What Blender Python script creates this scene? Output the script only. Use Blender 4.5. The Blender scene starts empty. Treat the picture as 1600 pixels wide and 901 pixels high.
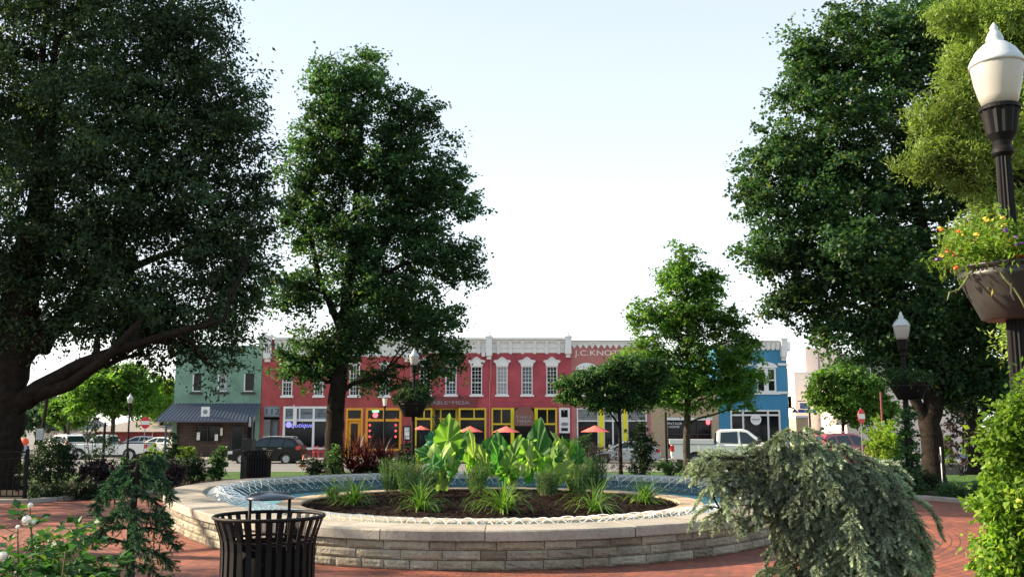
import bpy, math, random
import numpy as np
from mathutils import Vector, Matrix

# ------------------------------------------------------------------ camera, sky, sun, exposure
S = bpy.context.scene
COL = S.collection
PI = math.pi
F, CX, CY, HC = 1500.0, 800.0, 450.5, 1.6          # focal length and centre in photograph pixels, eye height
PITCH = math.atan(213.5 / 1500.0)
cam = bpy.data.cameras.new('camera'); camo = bpy.data.objects.new('camera', cam); COL.objects.link(camo)
camo.location = (0, 0, HC); camo.rotation_euler = (PI / 2 + PITCH, 0, 0)
cam.sensor_width = 36; cam.lens = F / 1600 * 36; cam.clip_start = 0.05; cam.clip_end = 3000
S.camera = camo
SUN_EL, SUN_ROT = math.radians(27), math.radians(-80)
W = bpy.data.worlds.new('World'); S.world = W; W.use_nodes = True
nt = W.node_tree; nt.nodes.clear()
sky = nt.nodes.new('ShaderNodeTexSky'); sky.sky_type = 'NISHITA'; sky.sun_disc = False
sky.sun_elevation = SUN_EL; sky.sun_rotation = SUN_ROT
sky.air_density = 1.0; sky.dust_density = 1.0; sky.ozone_density = 1.0
bg = nt.nodes.new('ShaderNodeBackground'); bg.inputs[1].default_value = 0.15
wo = nt.nodes.new('ShaderNodeOutputWorld')
# thin summer haze over the Nishita sky: milky white towards the horizon, palest blue overhead
geo = nt.nodes.new('ShaderNodeTexCoord'); sx = nt.nodes.new('ShaderNodeSeparateXYZ'); nt.links.new(geo.outputs['Generated'], sx.inputs[0])
hz = nt.nodes.new('ShaderNodeValToRGB'); nt.links.new(sx.outputs[2], hz.inputs[0])
hz.color_ramp.elements[0].position = 0.0; hz.color_ramp.elements[0].color = (.96, .955, .95, 1)
hz.color_ramp.elements[1].position = 0.7; hz.color_ramp.elements[1].color = (.40, .50, .60, 1)
for p, c in ((.16, (.74, .755, .76, 1)), (.27, (.60, .635, .65, 1)), (.42, (.515, .56, .585, 1))):
    e = hz.color_ramp.elements.new(p); e.color = c
hs = nt.nodes.new('ShaderNodeVectorMath'); hs.operation = 'SCALE'; hs.inputs['Scale'].default_value = 3.4; nt.links.new(hz.outputs[0], hs.inputs[0])
hm = nt.nodes.new('ShaderNodeMix'); hm.data_type = 'RGBA'; hm.inputs['Factor'].default_value = .8
nt.links.new(sky.outputs[0], hm.inputs['A']); nt.links.new(hs.outputs[0], hm.inputs['B'])
nt.links.new(hm.outputs['Result'], bg.inputs[0]); nt.links.new(bg.outputs[0], wo.inputs[0])
sl = bpy.data.lights.new('sun', 'SUN'); sl.energy = 5.0; sl.angle = math.radians(0.53); sl.color = (1.0, 0.82, 0.60)
so = bpy.data.objects.new('sun', sl); COL.objects.link(so)
sd = Vector((math.sin(SUN_ROT) * math.cos(SUN_EL), math.cos(SUN_ROT) * math.cos(SUN_EL), math.sin(SUN_EL)))
so.rotation_euler = sd.to_track_quat('Z', 'Y').to_euler(); so.location = sd * 60
S.view_settings.view_transform = 'Standard'; S.view_settings.look = 'None'
S.view_settings.exposure = 1.65; S.view_settings.gamma = 1
S.render.engine = 'CYCLES'
S.cycles.max_bounces = 6; S.cycles.diffuse_bounces = 3; S.cycles.glossy_bounces = 2
S.cycles.transmission_bounces = 4; S.cycles.transparent_max_bounces = 4

# ------------------------------------------------------------------ helpers
def ray(px, py):
    X = (px - CX) / F; Y = (CY - py) / F
    c, s = math.cos(PITCH), math.sin(PITCH)
    return Vector((X, c - Y * s, s + Y * c))
def at(px, py, Y):
    d = ray(px, py); t = Y / d.y
    return Vector((d.x * t, Y, HC + d.z * t))
def gp(px, py, z=0.0):
    d = ray(px, py); t = (z - HC) / d.z
    return Vector((d.x * t, d.y * t, z))
def gz(y):                                            # lie of the land: plaza, sloping lawn, street
    if y < 31: return 0.0
    if y < 50: return -0.75 * (y - 31) / 19
    return -0.85
RNG = np.random.default_rng(7)
random.seed(7)

class MB:
    def __init__(s): s.v = []; s.f = []; s.m = []
    def add(s, vs, fs, mat=0):
        b = len(s.v); s.v += [tuple(v) for v in vs]
        s.f += [tuple(b + i for i in f) for f in fs]; s.m += [mat] * len(fs)
    def box(s, x0, x1, y0, y1, z0, z1, mat=0):
        s.add([(x0,y0,z0),(x1,y0,z0),(x1,y1,z0),(x0,y1,z0),(x0,y0,z1),(x1,y0,z1),(x1,y1,z1),(x0,y1,z1)],
              [(0,3,2,1),(4,5,6,7),(0,1,5,4),(1,2,6,5),(2,3,7,6),(3,0,4,7)], mat)
    def quad(s, a, b, c, d, mat=0): s.add([a, b, c, d], [(0,1,2,3)], mat)
    def lathe(s, prof, n=24, c=(0,0,0), mat=0, caps=True, flute=0, fdepth=0.0):
        vs = []
        for r, z in prof:
            for i in range(n):
                a = 2 * PI * i / n
                rr = r * (1 - (fdepth if flute and (i % 2) else 0))
                vs.append((c[0] + rr * math.cos(a), c[1] + rr * math.sin(a), c[2] + z))
        fs = []
        for k in range(len(prof) - 1):
            for i in range(n):
                j = (i + 1) % n
                fs.append((k*n+i, k*n+j, (k+1)*n+j, (k+1)*n+i))
        if caps:
            fs.append(tuple(range(n - 1, -1, -1))); fs.append(tuple((len(prof)-1)*n + i for i in range(n)))
        s.add(vs, fs, mat)
    def tube(s, pts, rad, n=7, mat=0, cap=True):
        pts = [Vector(p) for p in pts]
        if not hasattr(rad, '__len__'): rad = [rad] * len(pts)
        vs = []; up = None
        for k, p in enumerate(pts):
            d = (pts[min(k+1, len(pts)-1)] - pts[max(k-1, 0)]).normalized()
            if up is None:
                up = Vector((0,0,1)) if abs(d.z) < .9 else Vector((1,0,0))
            a = d.cross(up)
            if a.length < 1e-5: a = d.cross(Vector((0.3,1,0.2)))
            a.normalize(); b = a.cross(d).normalized(); up = b
            for i in range(n):
                t = 2 * PI * i / n
                vs.append(p + (a * math.cos(t) + b * math.sin(t)) * rad[k])
        fs = []
        for k in range(len(pts) - 1):
            for i in range(n):
                j = (i + 1) % n
                fs.append((k*n+i, k*n+j, (k+1)*n+j, (k+1)*n+i))
        if cap:
            fs.append(tuple(range(n-1,-1,-1))); fs.append(tuple((len(pts)-1)*n+i for i in range(n)))
        s.add(vs, fs, mat)
    def prism(s, poly, a0, a1, axis='y', mat=0):        # polygon of 2D points extruded along an axis
        n = len(poly)
        if axis == 'y': P = lambda p, a: (p[0], a, p[1])
        elif axis == 'x': P = lambda p, a: (a, p[0], p[1])
        else: P = lambda p, a: (p[0], p[1], a)
        vs = [P(p, a0) for p in poly] + [P(p, a1) for p in poly]
        fs = [tuple(range(n)), tuple(range(2*n-1, n-1, -1))] + [(i, i+n, (i+1)%n+n, (i+1)%n) for i in range(n)]
        s.add(vs, fs, mat)
    def build(s, name, mats, parent=None, smooth=False, bevel=0.0, loc=None):
        me = bpy.data.meshes.new(name)
        me.from_pydata(s.v, [], s.f)
        for m in (mats if isinstance(mats, (list, tuple)) else [mats]): me.materials.append(m)
        if any(s.m): me.polygons.foreach_set('material_index', s.m)
        if smooth: me.polygons.foreach_set('use_smooth', [True] * len(me.polygons))
        me.update()
        o = bpy.data.objects.new(name, me); COL.objects.link(o)
        if parent is not None: o.parent = parent
        if loc: o.location = loc
        if bevel:
            b = o.modifiers.new('b', 'BEVEL'); b.width = bevel; b.segments = 2; b.limit_method = 'ANGLE'
        return o

def npmesh(name, verts, faces, mats, parent=None, smooth=False):
    """verts (n,3), faces (m,k) with constant k"""
    me = bpy.data.meshes.new(name)
    verts = np.asarray(verts, np.float32); faces = np.asarray(faces, np.int32)
    m, k = faces.shape
    me.vertices.add(len(verts)); me.vertices.foreach_set('co', verts.ravel())
    me.loops.add(m * k); me.loops.foreach_set('vertex_index', faces.ravel())
    me.polygons.add(m); me.polygons.foreach_set('loop_start', np.arange(0, m*k, k, dtype=np.int32))
    if smooth: me.polygons.foreach_set('use_smooth', np.ones(m, bool))
    for mt in (mats if isinstance(mats, (list, tuple)) else [mats]): me.materials.append(mt)
    me.update(calc_edges=True)
    o = bpy.data.objects.new(name, me); COL.objects.link(o)
    if parent is not None: o.parent = parent
    return o

def tag(o, label=None, cat=None, group=None, kind=None):
    if label: o['label'] = label
    if cat: o['category'] = cat
    if group: o['group'] = group
    if kind: o['kind'] = kind
    return o
def empty(name, loc, label, cat, group=None, rz=0):
    o = bpy.data.objects.new(name, None); COL.objects.link(o); o.location = loc; o.rotation_euler = (0, 0, rz)
    o.empty_display_size = .1
    return tag(o, label, cat, group)
def place(o, root):                                    # part modelled in world space, kept there under its thing
    o.parent = root
    o.location = Vector(o.location) - Vector(root.location)
    return o
def copy_tree(o, parent=None):
    c = o.copy(); COL.objects.link(c)
    if parent is not None: c.parent = parent
    for ch in list(o.children): copy_tree(ch, c)
    return c

# ------------------------------------------------------------------ materials
def mat(name, col=(.5,.5,.5), rough=.6, metal=0.0, noise=0.0, nscale=5.0, bump=0.0, bscale=40.0, emit=None, spec=.5, coat=0.0):
    m = bpy.data.materials.new(name); m.use_nodes = True
    n = m.node_tree; b = n.nodes['Principled BSDF']
    b.inputs['Base Color'].default_value = (*col, 1); b.inputs['Roughness'].default_value = rough
    b.inputs['Metallic'].default_value = metal; b.inputs['Specular IOR Level'].default_value = spec
    b.inputs['Coat Weight'].default_value = coat
    tc = n.nodes.new('ShaderNodeTexCoord')
    if noise:
        nz = n.nodes.new('ShaderNodeTexNoise'); nz.inputs['Scale'].default_value = nscale; nz.inputs['Detail'].default_value = 6
        n.links.new(tc.outputs['Object'], nz.inputs['Vector'])
        mr = n.nodes.new('ShaderNodeMapRange'); mr.inputs[1].default_value = .3; mr.inputs[2].default_value = .7
        mr.inputs[3].default_value = 1 - noise; mr.inputs[4].default_value = 1 + noise
        n.links.new(nz.outputs['Fac'], mr.inputs[0])
        vm = n.nodes.new('ShaderNodeVectorMath'); vm.operation = 'SCALE'; vm.inputs[0].default_value = col
        n.links.new(mr.outputs[0], vm.inputs['Scale']); n.links.new(vm.outputs[0], b.inputs['Base Color'])
    if bump:
        nb = n.nodes.new('ShaderNodeTexNoise'); nb.inputs['Scale'].default_value = bscale; nb.inputs['Detail'].default_value = 5
        n.links.new(tc.outputs['Object'], nb.inputs['Vector'])
        bu = n.nodes.new('ShaderNodeBump'); bu.inputs['Strength'].default_value = bump; bu.inputs['Distance'].default_value = .02
        n.links.new(nb.outputs['Fac'], bu.inputs['Height']); n.links.new(bu.outputs[0], b.inputs['Normal'])
    if emit:
        b.inputs['Emission Color'].default_value = (*emit[0], 1); b.inputs['Emission Strength'].default_value = emit[1]
    return m

def leafmat(name, c1, c2, c3=None, trans=.35, rough=.5, cscale=.5, frac=.92, vein=False, tint=False):
    m = bpy.data.materials.new(name); m.use_nodes = True
    n = m.node_tree; b = n.nodes['Principled BSDF']; out = n.nodes['Material Output']
    b.inputs['Roughness'].default_value = rough; b.inputs['Specular IOR Level'].default_value = .16
    g = n.nodes.new('ShaderNodeNewGeometry')
    cr = n.nodes.new('ShaderNodeValToRGB'); cr.color_ramp.elements[0].color = (*c1, 1); cr.color_ramp.elements[1].color = (*c2, 1)
    if c3:
        cr.color_ramp.elements[1].position = frac
        e = cr.color_ramp.elements.new(1.0); e.color = (*c3, 1)
    n.links.new(g.outputs['Random Per Island'], cr.inputs[0])
    tc = n.nodes.new('ShaderNodeTexCoord')
    nz = n.nodes.new('ShaderNodeTexNoise'); nz.inputs['Scale'].default_value = cscale; nz.inputs['Detail'].default_value = 2
    n.links.new(tc.outputs['Object'], nz.inputs['Vector'])
    mr = n.nodes.new('ShaderNodeMapRange'); mr.inputs[1].default_value = .35; mr.inputs[2].default_value = .65
    mr.inputs[3].default_value = .6; mr.inputs[4].default_value = 1.45
    n.links.new(nz.outputs['Fac'], mr.inputs[0])
    vm = n.nodes.new('ShaderNodeVectorMath'); vm.operation = 'SCALE'
    n.links.new(cr.outputs[0], vm.inputs[0]); n.links.new(mr.outputs[0], vm.inputs['Scale'])
    src = vm.outputs[0]
    if vein:
        at_ = n.nodes.new('ShaderNodeAttribute'); at_.attribute_name = 'vein'
        mx = n.nodes.new('ShaderNodeMix'); mx.data_type = 'RGBA'
        n.links.new(at_.outputs['Fac'], mx.inputs['Factor']); n.links.new(src, mx.inputs['A'])
        mx.inputs['B'].default_value = (.30, .44, .16, 1); src = mx.outputs['Result']
    if tint:
        ta = n.nodes.new('ShaderNodeAttribute'); ta.attribute_name = 'tint'
        vt = n.nodes.new('ShaderNodeVectorMath'); vt.operation = 'SCALE'; n.links.new(src, vt.inputs[0]); n.links.new(ta.outputs['Fac'], vt.inputs['Scale']); src = vt.outputs[0]
    n.links.new(src, b.inputs['Base Color'])
    t = n.nodes.new('ShaderNodeBsdfTranslucent')
    v2 = n.nodes.new('ShaderNodeVectorMath'); v2.operation = 'MULTIPLY'; v2.inputs[1].default_value = (1.7, 1.9, .7)
    n.links.new(src, v2.inputs[0]); n.links.new(v2.outputs[0], t.inputs['Color'])
    ms = n.nodes.new('ShaderNodeMixShader'); ms.inputs[0].default_value = trans
    n.links.new(b.outputs[0], ms.inputs[1]); n.links.new(t.outputs[0], ms.inputs[2]); n.links.new(ms.outputs[0], out.inputs[0])
    return m

def brickmat(name, c1, c2, mortar, bw=.22, bh=.075, msize=.01, rough=.8, polar=None, bump=.3, wear=.25, plane='xz'):
    m = bpy.data.materials.new(name); m.use_nodes = True
    n = m.node_tree; L = n.links; b = n.nodes['Principled BSDF']; b.inputs['Roughness'].default_value = rough
    tc = n.nodes.new('ShaderNodeTexCoord'); sep = n.nodes.new('ShaderNodeSeparateXYZ'); L.new(tc.outputs['Object'], sep.inputs[0])
    cb = n.nodes.new('ShaderNodeCombineXYZ')
    def M(op, a, bb=None):
        k = n.nodes.new('ShaderNodeMath'); k.operation = op
        for i, x in enumerate((a, bb)):
            if x is None: continue
            if isinstance(x, (int, float)): k.inputs[i].default_value = x
            else: L.new(x, k.inputs[i])
        return k.outputs[0]
    if polar:
        dx = M('SUBTRACT', sep.outputs[0], polar[0]); dy = M('SUBTRACT', sep.outputs[1], polar[1])
        r = M('SQRT', M('ADD', M('MULTIPLY', dx, dx), M('MULTIPLY', dy, dy)))
        an = M('ARCTAN2', dy, dx)
        L.new(M('MULTIPLY', an, 8.0), cb.inputs[0]); L.new(r, cb.inputs[1])
    else:
        L.new(sep.outputs[0 if plane[0] == 'x' else 1], cb.inputs[0]); L.new(sep.outputs[2 if plane[1] == 'z' else 1], cb.inputs[1])
    br = n.nodes.new('ShaderNodeTexBrick'); br.inputs['Scale'].default_value = 1
    br.inputs['Brick Width'].default_value = bw; br.inputs['Row Height'].default_value = bh
    br.inputs['Mortar Size'].default_value = msize; br.inputs['Mortar Smooth'].default_value = .3
    br.inputs['Color1'].default_value = (*c1, 1); br.inputs['Color2'].default_value = (*c2, 1); br.inputs['Mortar'].default_value = (*mortar, 1)
    L.new(cb.outputs[0], br.inputs['Vector'])
    nz = n.nodes.new('ShaderNodeTexNoise'); nz.inputs['Scale'].default_value = .9; nz.inputs['Detail'].default_value = 8; nz.inputs['Roughness'].default_value = .65
    L.new(tc.outputs['Object'], nz.inputs['Vector'])
    mr = n.nodes.new('ShaderNodeMapRange'); mr.inputs[1].default_value = .3; mr.inputs[2].default_value = .7
    mr.inputs[3].default_value = 1 - wear; mr.inputs[4].default_value = 1 + wear; L.new(nz.outputs['Fac'], mr.inputs[0])
    vm = n.nodes.new('ShaderNodeVectorMath'); vm.operation = 'SCALE'; L.new(br.outputs['Color'], vm.inputs[0]); L.new(mr.outputs[0], vm.inputs['Scale'])
    L.new(vm.outputs[0], b.inputs['Base Color'])
    bu = n.nodes.new('ShaderNodeBump'); bu.inputs['Strength'].default_value = bump; bu.inputs['Distance'].default_value = .01; bu.invert = True
    L.new(br.outputs['Fac'], bu.inputs['Height']); L.new(bu.outputs[0], b.inputs['Normal'])
    return m

M = {}
FC = (-0.3, 16.6)                                     # centre of the fountain
M['paver'] = brickmat('brick_pavers', (.27,.074,.037), (.155,.044,.027), (.06,.032,.022), bw=.22, bh=.11, msize=.010, polar=FC, bump=.6, rough=.72, wear=.38)
M['asphalt'] = mat('asphalt', (.13,.125,.12), .85, noise=.2, nscale=1.5, bump=.2)
M['street'] = mat('street_concrete', (.27,.245,.21), .85, noise=.14, nscale=.7, bump=.15)
M['concrete'] = mat('concrete', (.24,.22,.195), .85, noise=.15, nscale=2, bump=.2)
M['kerb'] = mat('kerb_stone', (.28,.25,.22), .8, noise=.2, nscale=4, bump=.2)
M['white_line'] = mat('road_paint', (.7,.7,.68), .7)
M['soil'] = mat('bed_soil', (.028,.020,.015), .95, spec=.08, noise=.5, nscale=8, bump=.8, bscale=30)
M['mulch'] = mat('mulch', (.014,.007,.005), .95, spec=.08, noise=.6, nscale=14, bump=1, bscale=45)
M['lawn'] = mat('lawn', (.05,.10,.022), .9, spec=.1, noise=.35, nscale=3, bump=.6, bscale=60)
def blockmat(name, cols, rough, bump, bscale, stain):
    m = bpy.data.materials.new(name); m.use_nodes = True; n = m.node_tree; L = n.links; b = n.nodes['Principled BSDF']; b.inputs['Roughness'].default_value = rough; b.inputs['Specular IOR Level'].default_value = .25
    g = n.nodes.new('ShaderNodeNewGeometry'); cr = n.nodes.new('ShaderNodeValToRGB'); cr.color_ramp.elements[0].color = (*cols[0], 1); cr.color_ramp.elements[1].color = (*cols[-1], 1)
    for i, c in enumerate(cols[1:-1]): e = cr.color_ramp.elements.new((i+1)/(len(cols)-1)); e.color = (*c, 1)
    L.new(g.outputs['Random Per Island'], cr.inputs[0]); tc = n.nodes.new('ShaderNodeTexCoord'); src = cr.outputs[0]
    for sc, lo, hi, det in ((1.1, 1-stain, 1+stain*.6, 9), (26, .82, 1.15, 6)):
        nz = n.nodes.new('ShaderNodeTexNoise'); nz.inputs['Scale'].default_value = sc; nz.inputs['Detail'].default_value = det; nz.inputs['Roughness'].default_value = .7; L.new(tc.outputs['Object'], nz.inputs['Vector'])
        mr = n.nodes.new('ShaderNodeMapRange'); mr.inputs[1].default_value = .35; mr.inputs[2].default_value = .65; mr.inputs[3].default_value = lo; mr.inputs[4].default_value = hi; L.new(nz.outputs['Fac'], mr.inputs[0])
        vm = n.nodes.new('ShaderNodeVectorMath'); vm.operation = 'SCALE'; L.new(src, vm.inputs[0]); L.new(mr.outputs[0], vm.inputs['Scale']); src = vm.outputs[0]
    L.new(src, b.inputs['Base Color']); nb = n.nodes.new('ShaderNodeTexNoise'); nb.inputs['Scale'].default_value = bscale; nb.inputs['Detail'].default_value = 7; L.new(tc.outputs['Object'], nb.inputs['Vector'])
    bu = n.nodes.new('ShaderNodeBump'); bu.inputs['Strength'].default_value = bump; bu.inputs['Distance'].default_value = .02; L.new(nb.outputs['Fac'], bu.inputs['Height']); L.new(bu.outputs[0], b.inputs['Normal'])
    return m
M['stone'] = blockmat('split_stone', [(.19,.175,.13),(.31,.28,.21),(.26,.225,.16),(.23,.215,.17),(.35,.32,.245),(.16,.135,.10)], .88, 1.0, 30, .35)
M['coping'] = blockmat('cast_coping', [(.30,.275,.235),(.34,.31,.26),(.28,.25,.21)], .78, .3, 60, .28)
M['mortar'] = mat('mortar', (.10,.09,.08), .95)
M['ringstone'] = mat('planter_stone', (.36,.27,.18), .8, noise=.25, nscale=3, bump=.35, bscale=50)
M['black_metal'] = mat('black_powder_coat', (.006,.006,.007), .6, bump=.05, bscale=120, spec=.16)
M['blue_black'] = mat('blue_black_enamel', (.015,.020,.035), .25, coat=.5)
M['liner'] = mat('bin_liner', (.005,.005,.005), .8, spec=.1)
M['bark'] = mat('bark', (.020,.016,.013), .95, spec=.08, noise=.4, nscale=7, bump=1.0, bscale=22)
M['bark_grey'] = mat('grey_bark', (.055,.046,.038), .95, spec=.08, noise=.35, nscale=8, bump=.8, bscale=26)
M['stem'] = mat('stem', (.09,.10,.03), .7)
M['white'] = mat('white_paint', (.74,.74,.72), .55, noise=.05, nscale=2)
M['trim'] = mat('white_trim', (.70,.70,.69), .5, noise=.05)
M['pane'] = mat('window_glass', (.010,.012,.015), .08, spec=.22, noise=.6, nscale=.6)
M['pane_blue'] = mat('window_painted_sky', (.05,.065,.09), .1, spec=.4, noise=.7, nscale=1.1)  # sky reflection put into the glass colour as a blue tint
M['pane_blind'] = mat('pane_with_blind', (.30,.32,.34), .15, spec=.6, noise=.25, nscale=1.5)
M['grey_panel'] = mat('grey_blue_panel', (.17,.21,.25), .35)
M['dark'] = mat('dark_interior', (.012,.011,.011), .9)

# ------------------------------------------------------------------ the ground, plaza, lawn, street
def sheet(name, x0, x1, ys, dz, m, zf=gz):
    mb = MB()
    for a, b in zip(ys[:-1], ys[1:]):
        mb.quad((x0,a,zf(a)+dz),(x1,a,zf(a)+dz),(x1,b,zf(b)+dz),(x0,b,zf(b)+dz))
    return tag(mb.build(name, m), kind='structure')
sheet('ground', -500, 500, [-40, 31, 49.9, 700], -.02, M['asphalt'], lambda y: gz(y) if y < 49.95 else -.87)
sheet('lawn', -60, 60, [-20, 31, 49.8], 0.0, M['lawn'], lambda y: gz(y))
mb = MB(); mb.quad((-200,50.05,-.85),(200,50.05,-.85),(200,66.5,-.85),(-200,66.5,-.85)); tag(mb.build('street', M['street']), kind='structure')
mb = MB()
for x in np.arange(-90, 90, 9.0): mb.quad((x,58.2,-.846),(x+3,58.2,-.846),(x+3,58.32,-.846),(x,58.32,-.846))
for x in np.arange(-60, 80, 3.0): mb.quad((x,63.9,-.846),(x+.12,63.9,-.846),(x+.12,66.3,-.846),(x,66.3,-.846))
tag(mb.build('road_markings', M['white_line']), kind='structure')
mb = MB(); mb.box(-60, 60, 49.8, 50.05, -1.0, -.73); tag(mb.build('kerb', M['kerb']), kind='structure')
mb = MB(); mb.box(-28, 23.2, 66.5, 66.75, -1, -.70); mb.box(-28, 23.2, 66.75, 72.1, -1, -.703)
tag(mb.build('sidewalk', M['concrete']), kind='structure')
# brick plaza: a round court about the fountain and the open paving in front of it
R0 = 10.3
mb = MB()
pts = [(-16, 2.0), (16, 2.0), (16, 20.2)]
a0 = math.asin((20.2 - FC[1]) / R0)
for i in range(49):
    a = a0 + (PI - 2 * a0) * i / 48
    pts.append((FC[0] + R0 * math.cos(a), FC[1] + R0 * math.sin(a)))
pts += [(-16, 20.2)]
mb.add([(x, y, .012) for x, y in pts], [tuple(range(len(pts)))])
tag(mb.build('plaza_paving', M['paver']), kind='structure')
def strip(name, line, w, h, m, zb=-.05):              # a kerb following a line on the ground
    mb = MB(); n = len(line); vs = []
    for k, p in enumerate(line):
        p = Vector(p); d = (Vector(line[min(k+1,n-1)]) - Vector(line[max(k-1,0)])).normalized(); q = Vector((-d.y, d.x)) * w / 2
        vs += [(p.x-q.x, p.y-q.y, zb), (p.x-q.x, p.y-q.y, h-.015), (p.x-q.x*.8, p.y-q.y*.8, h), (p.x+q.x*.8, p.y+q.y*.8, h), (p.x+q.x, p.y+q.y, h-.015), (p.x+q.x, p.y+q.y, zb)]
    fs = []
    for k in range(n - 1):
        for j in range(5): fs.append((k*6+j, k*6+j+1, (k+1)*6+j+1, (k+1)*6+j))
    fs += [(0,1,2,3,4,5), tuple((n-1)*6+5-j for j in range(6))]
    mb.add(vs, fs)
    return tag(mb.build(name, m), kind='structure')
def arc(a, b, n=30, r=R0): return [(FC[0] + r*math.cos(t), FC[1] + r*math.sin(t)) for t in np.linspace(a, b, n)]
strip('bed_kerb', [(16, 20.25), (12, 20.25)] + arc(a0, PI/2 - .35), .16, .10, M['kerb'])
strip('bed_kerb', [(-16, 20.25), (-12, 20.25)] + arc(PI - a0, PI/2 + .75), .16, .10, M['kerb'])
strip('bed_kerb', arc(PI/2 + .45, PI/2 - .35, 20), .16, .08, M['kerb'])
def bed(name, outline, z=.03):
    c = np.mean(np.array(outline), 0); mb = MB()
    vs = [(c[0], c[1], z + .06)] + [(x, y, z) for x, y in outline]; n = len(outline)
    mb.add(vs, [(0, 1 + i, 1 + (i+1) % n) for i in range(n)])
    return tag(mb.build(name, M['soil']), kind='structure')
bed('planting_bed', [(-16, 20.3), (-12, 20.3)] + arc(PI - a0, PI/2 + .8, 12, R0+.08) + [(-8.2, 29), (-12, 27.5), (-16, 26)])
bed('planting_bed', [(16, 20.3), (12, 20.3)] + arc(a0, PI/2 - .6, 12, R0+.08) + [(6, 28.5), (8.6, 24.5), (10, 22.6), (16, 21.8)])
bed('planting_bed', [(-3.5, 30.4), (6.5, 30.6), (6.5, 27.0)] + arc(PI/2 - .6, PI/2 + .25, 10, R0+.08))
bed('foreground_bed', [(-6, 3.0), (-1.2, 3.0), (-1.6, 5.2), (-3.2, 6.4), (-6, 6.8)], .035)
bed('foreground_bed', [(.6, 3.2), (7, 3.2), (7, 6.6), (3.2, 6.9), (1.2, 6.2)], .035)

# ------------------------------------------------------------------ the fountain
TOPZ = .45
_top = [(261.3,768.8),(293.3,758.2),(328.8,752),(368,747.5),(417.6,744.9),(500,741.3),(590.5,739),(283.5,790.2),(311,796.4),(343,803.5),(544.3,822.5),(628.7,828.5),(719,830.5),(809.4,829.4),(897,827.2),(980,823.3),(1055.5,818.5),(1116.7,812.8),(1191,805.4),(960,739.5),(1040.4,742.1),(1120.7,747.1)]
_bas = [(289.7,849.7),(348.4,861.2),(540.3,883.8),(608.6,889.8),(666.9,893.2),(745,893.5),(866.5,890.1),(970,882.3),(1020.3,877.7),(1084.6,871.7),(1171,859.6)]
_P = [gp(x, y, TOPZ) for x, y in _top]; _Q = [gp(x, y, 0) for x, y in _bas]
_th = []; _r = []
for p in _P: _th.append(math.atan2(p.y-FC[1], p.x-FC[0])); _r.append(math.hypot(p.y-FC[1], p.x-FC[0]))
for p in _Q: _th.append(math.atan2(p.y-FC[1], p.x-FC[0])); _r.append(math.hypot(p.y-FC[1], p.x-FC[0]) + .04)
_th = np.array(_th); _r = np.array(_r)
_A = lambda t: np.stack([np.ones_like(t)] + [f(k*t) for k in (1, 2, 3) for f in (np.cos, np.sin)], 1)
_reg = np.diag([0] + [.02*k**2 for k in (1,2,3) for _ in (0,1)])
_co = np.linalg.solve(_A(_th).T @ _A(_th) + _reg, _A(_th).T @ _r)
def FR(t): return float((_A(np.array([t])) @ _co)[0])
def fp(t, off, z): r = FR(t) + off; return (FC[0] + r*math.cos(t), FC[1] + r*math.sin(t), z)

def stones(mb, pf, z0, z1, off, lo, hi, gap, rough, thick, circ, nx=7, nz=4, seed=0, chamf=.012):
    """a ring of dressed blocks; pf(t, off, z) gives a point on the ring"""
    rg = random.Random(seed); t = rg.random()
    end = t + 2 * PI
    while t < end - .01:
        dt = rg.uniform(lo, hi) / circ * 2 * PI
        if t + dt > end - lo / circ * PI: dt = end - t
        ta, tb = t + gap / circ * PI, t + dt - gap / circ * PI
        o2 = off + rg.uniform(-.006, .006) * (1 if rough else .3)
        vs = []
        for j in range(nz + 1):
            for i in range(nx + 1):
                u, v = i / nx, j / nz
                edge = min(u, 1-u, v * .5, (1-v) * .5)
                d = -chamf if (i in (0, nx) or j in (0, nz)) else rough * rg.uniform(.1, 1.0)
                vs.append(pf(ta + (tb - ta) * u, o2 + d, z0 + (z1 - z0) * v))
        b = len(vs)
        for i in range(nx + 1): vs.append(pf(ta + (tb-ta)*i/nx, o2 - thick, z1))
        for i in range(nx + 1): vs.append(pf(ta + (tb-ta)*i/nx, o2 - thick, z0))
        w = nx + 1
        fs = [(j*w+i+1, j*w+i, (j+1)*w+i, (j+1)*w+i+1) for j in range(nz) for i in range(nx)]
        fs += [(nz*w+i+1, nz*w+i, b+i, b+i+1) for i in range(nx)]
        fs += [(b+i+1, b+i, b+w+i, b+w+i+1) for i in range(nx)]
        fs += [(b+w+i+1, b+w+i, i, i+1) for i in range(nx)]
        fs += [tuple([j*w for j in range(nz+1)][::-1]) + (b+w, b)[::1], tuple(j*w+nx for j in range(nz+1)) + (b+nx, b+w+nx)]
        mb.add(vs, fs)
        t += dt
def slabs(mb, pf, z0, z1, o_out, o_in, L, gap, circ, seed=0, ch=.015, ns=4):
    rg = random.Random(seed); n = int(circ / L)
    for k in range(n):
        ta = 2*PI*(k + rg.uniform(-.04,.04))/n + gap/circ*PI; tb = 2*PI*(k+1)/n - gap/circ*PI
        dz = rg.uniform(-.002, .002)
        prof = [(o_out-ch*.4, z0), (o_out, z0+ch*.4), (o_out, z1-ch), (o_out-ch, z1), (o_in+ch, z1), (o_in, z1-ch), (o_in, z0)]
        m = len(prof); vs = [pf(ta + (tb-ta)*i/ns, o, z+dz) for i in range(ns+1) for o, z in prof]
        fs = [(i*m+j, (i+1)*m+j, (i+1)*m+(j+1)%m, i*m+(j+1)%m) for i in range(ns) for j in range(m)]
        fs += [tuple(range(m)), tuple(ns*m + j for j in range(m-1, -1, -1))]
        mb.add(vs, fs)
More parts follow.
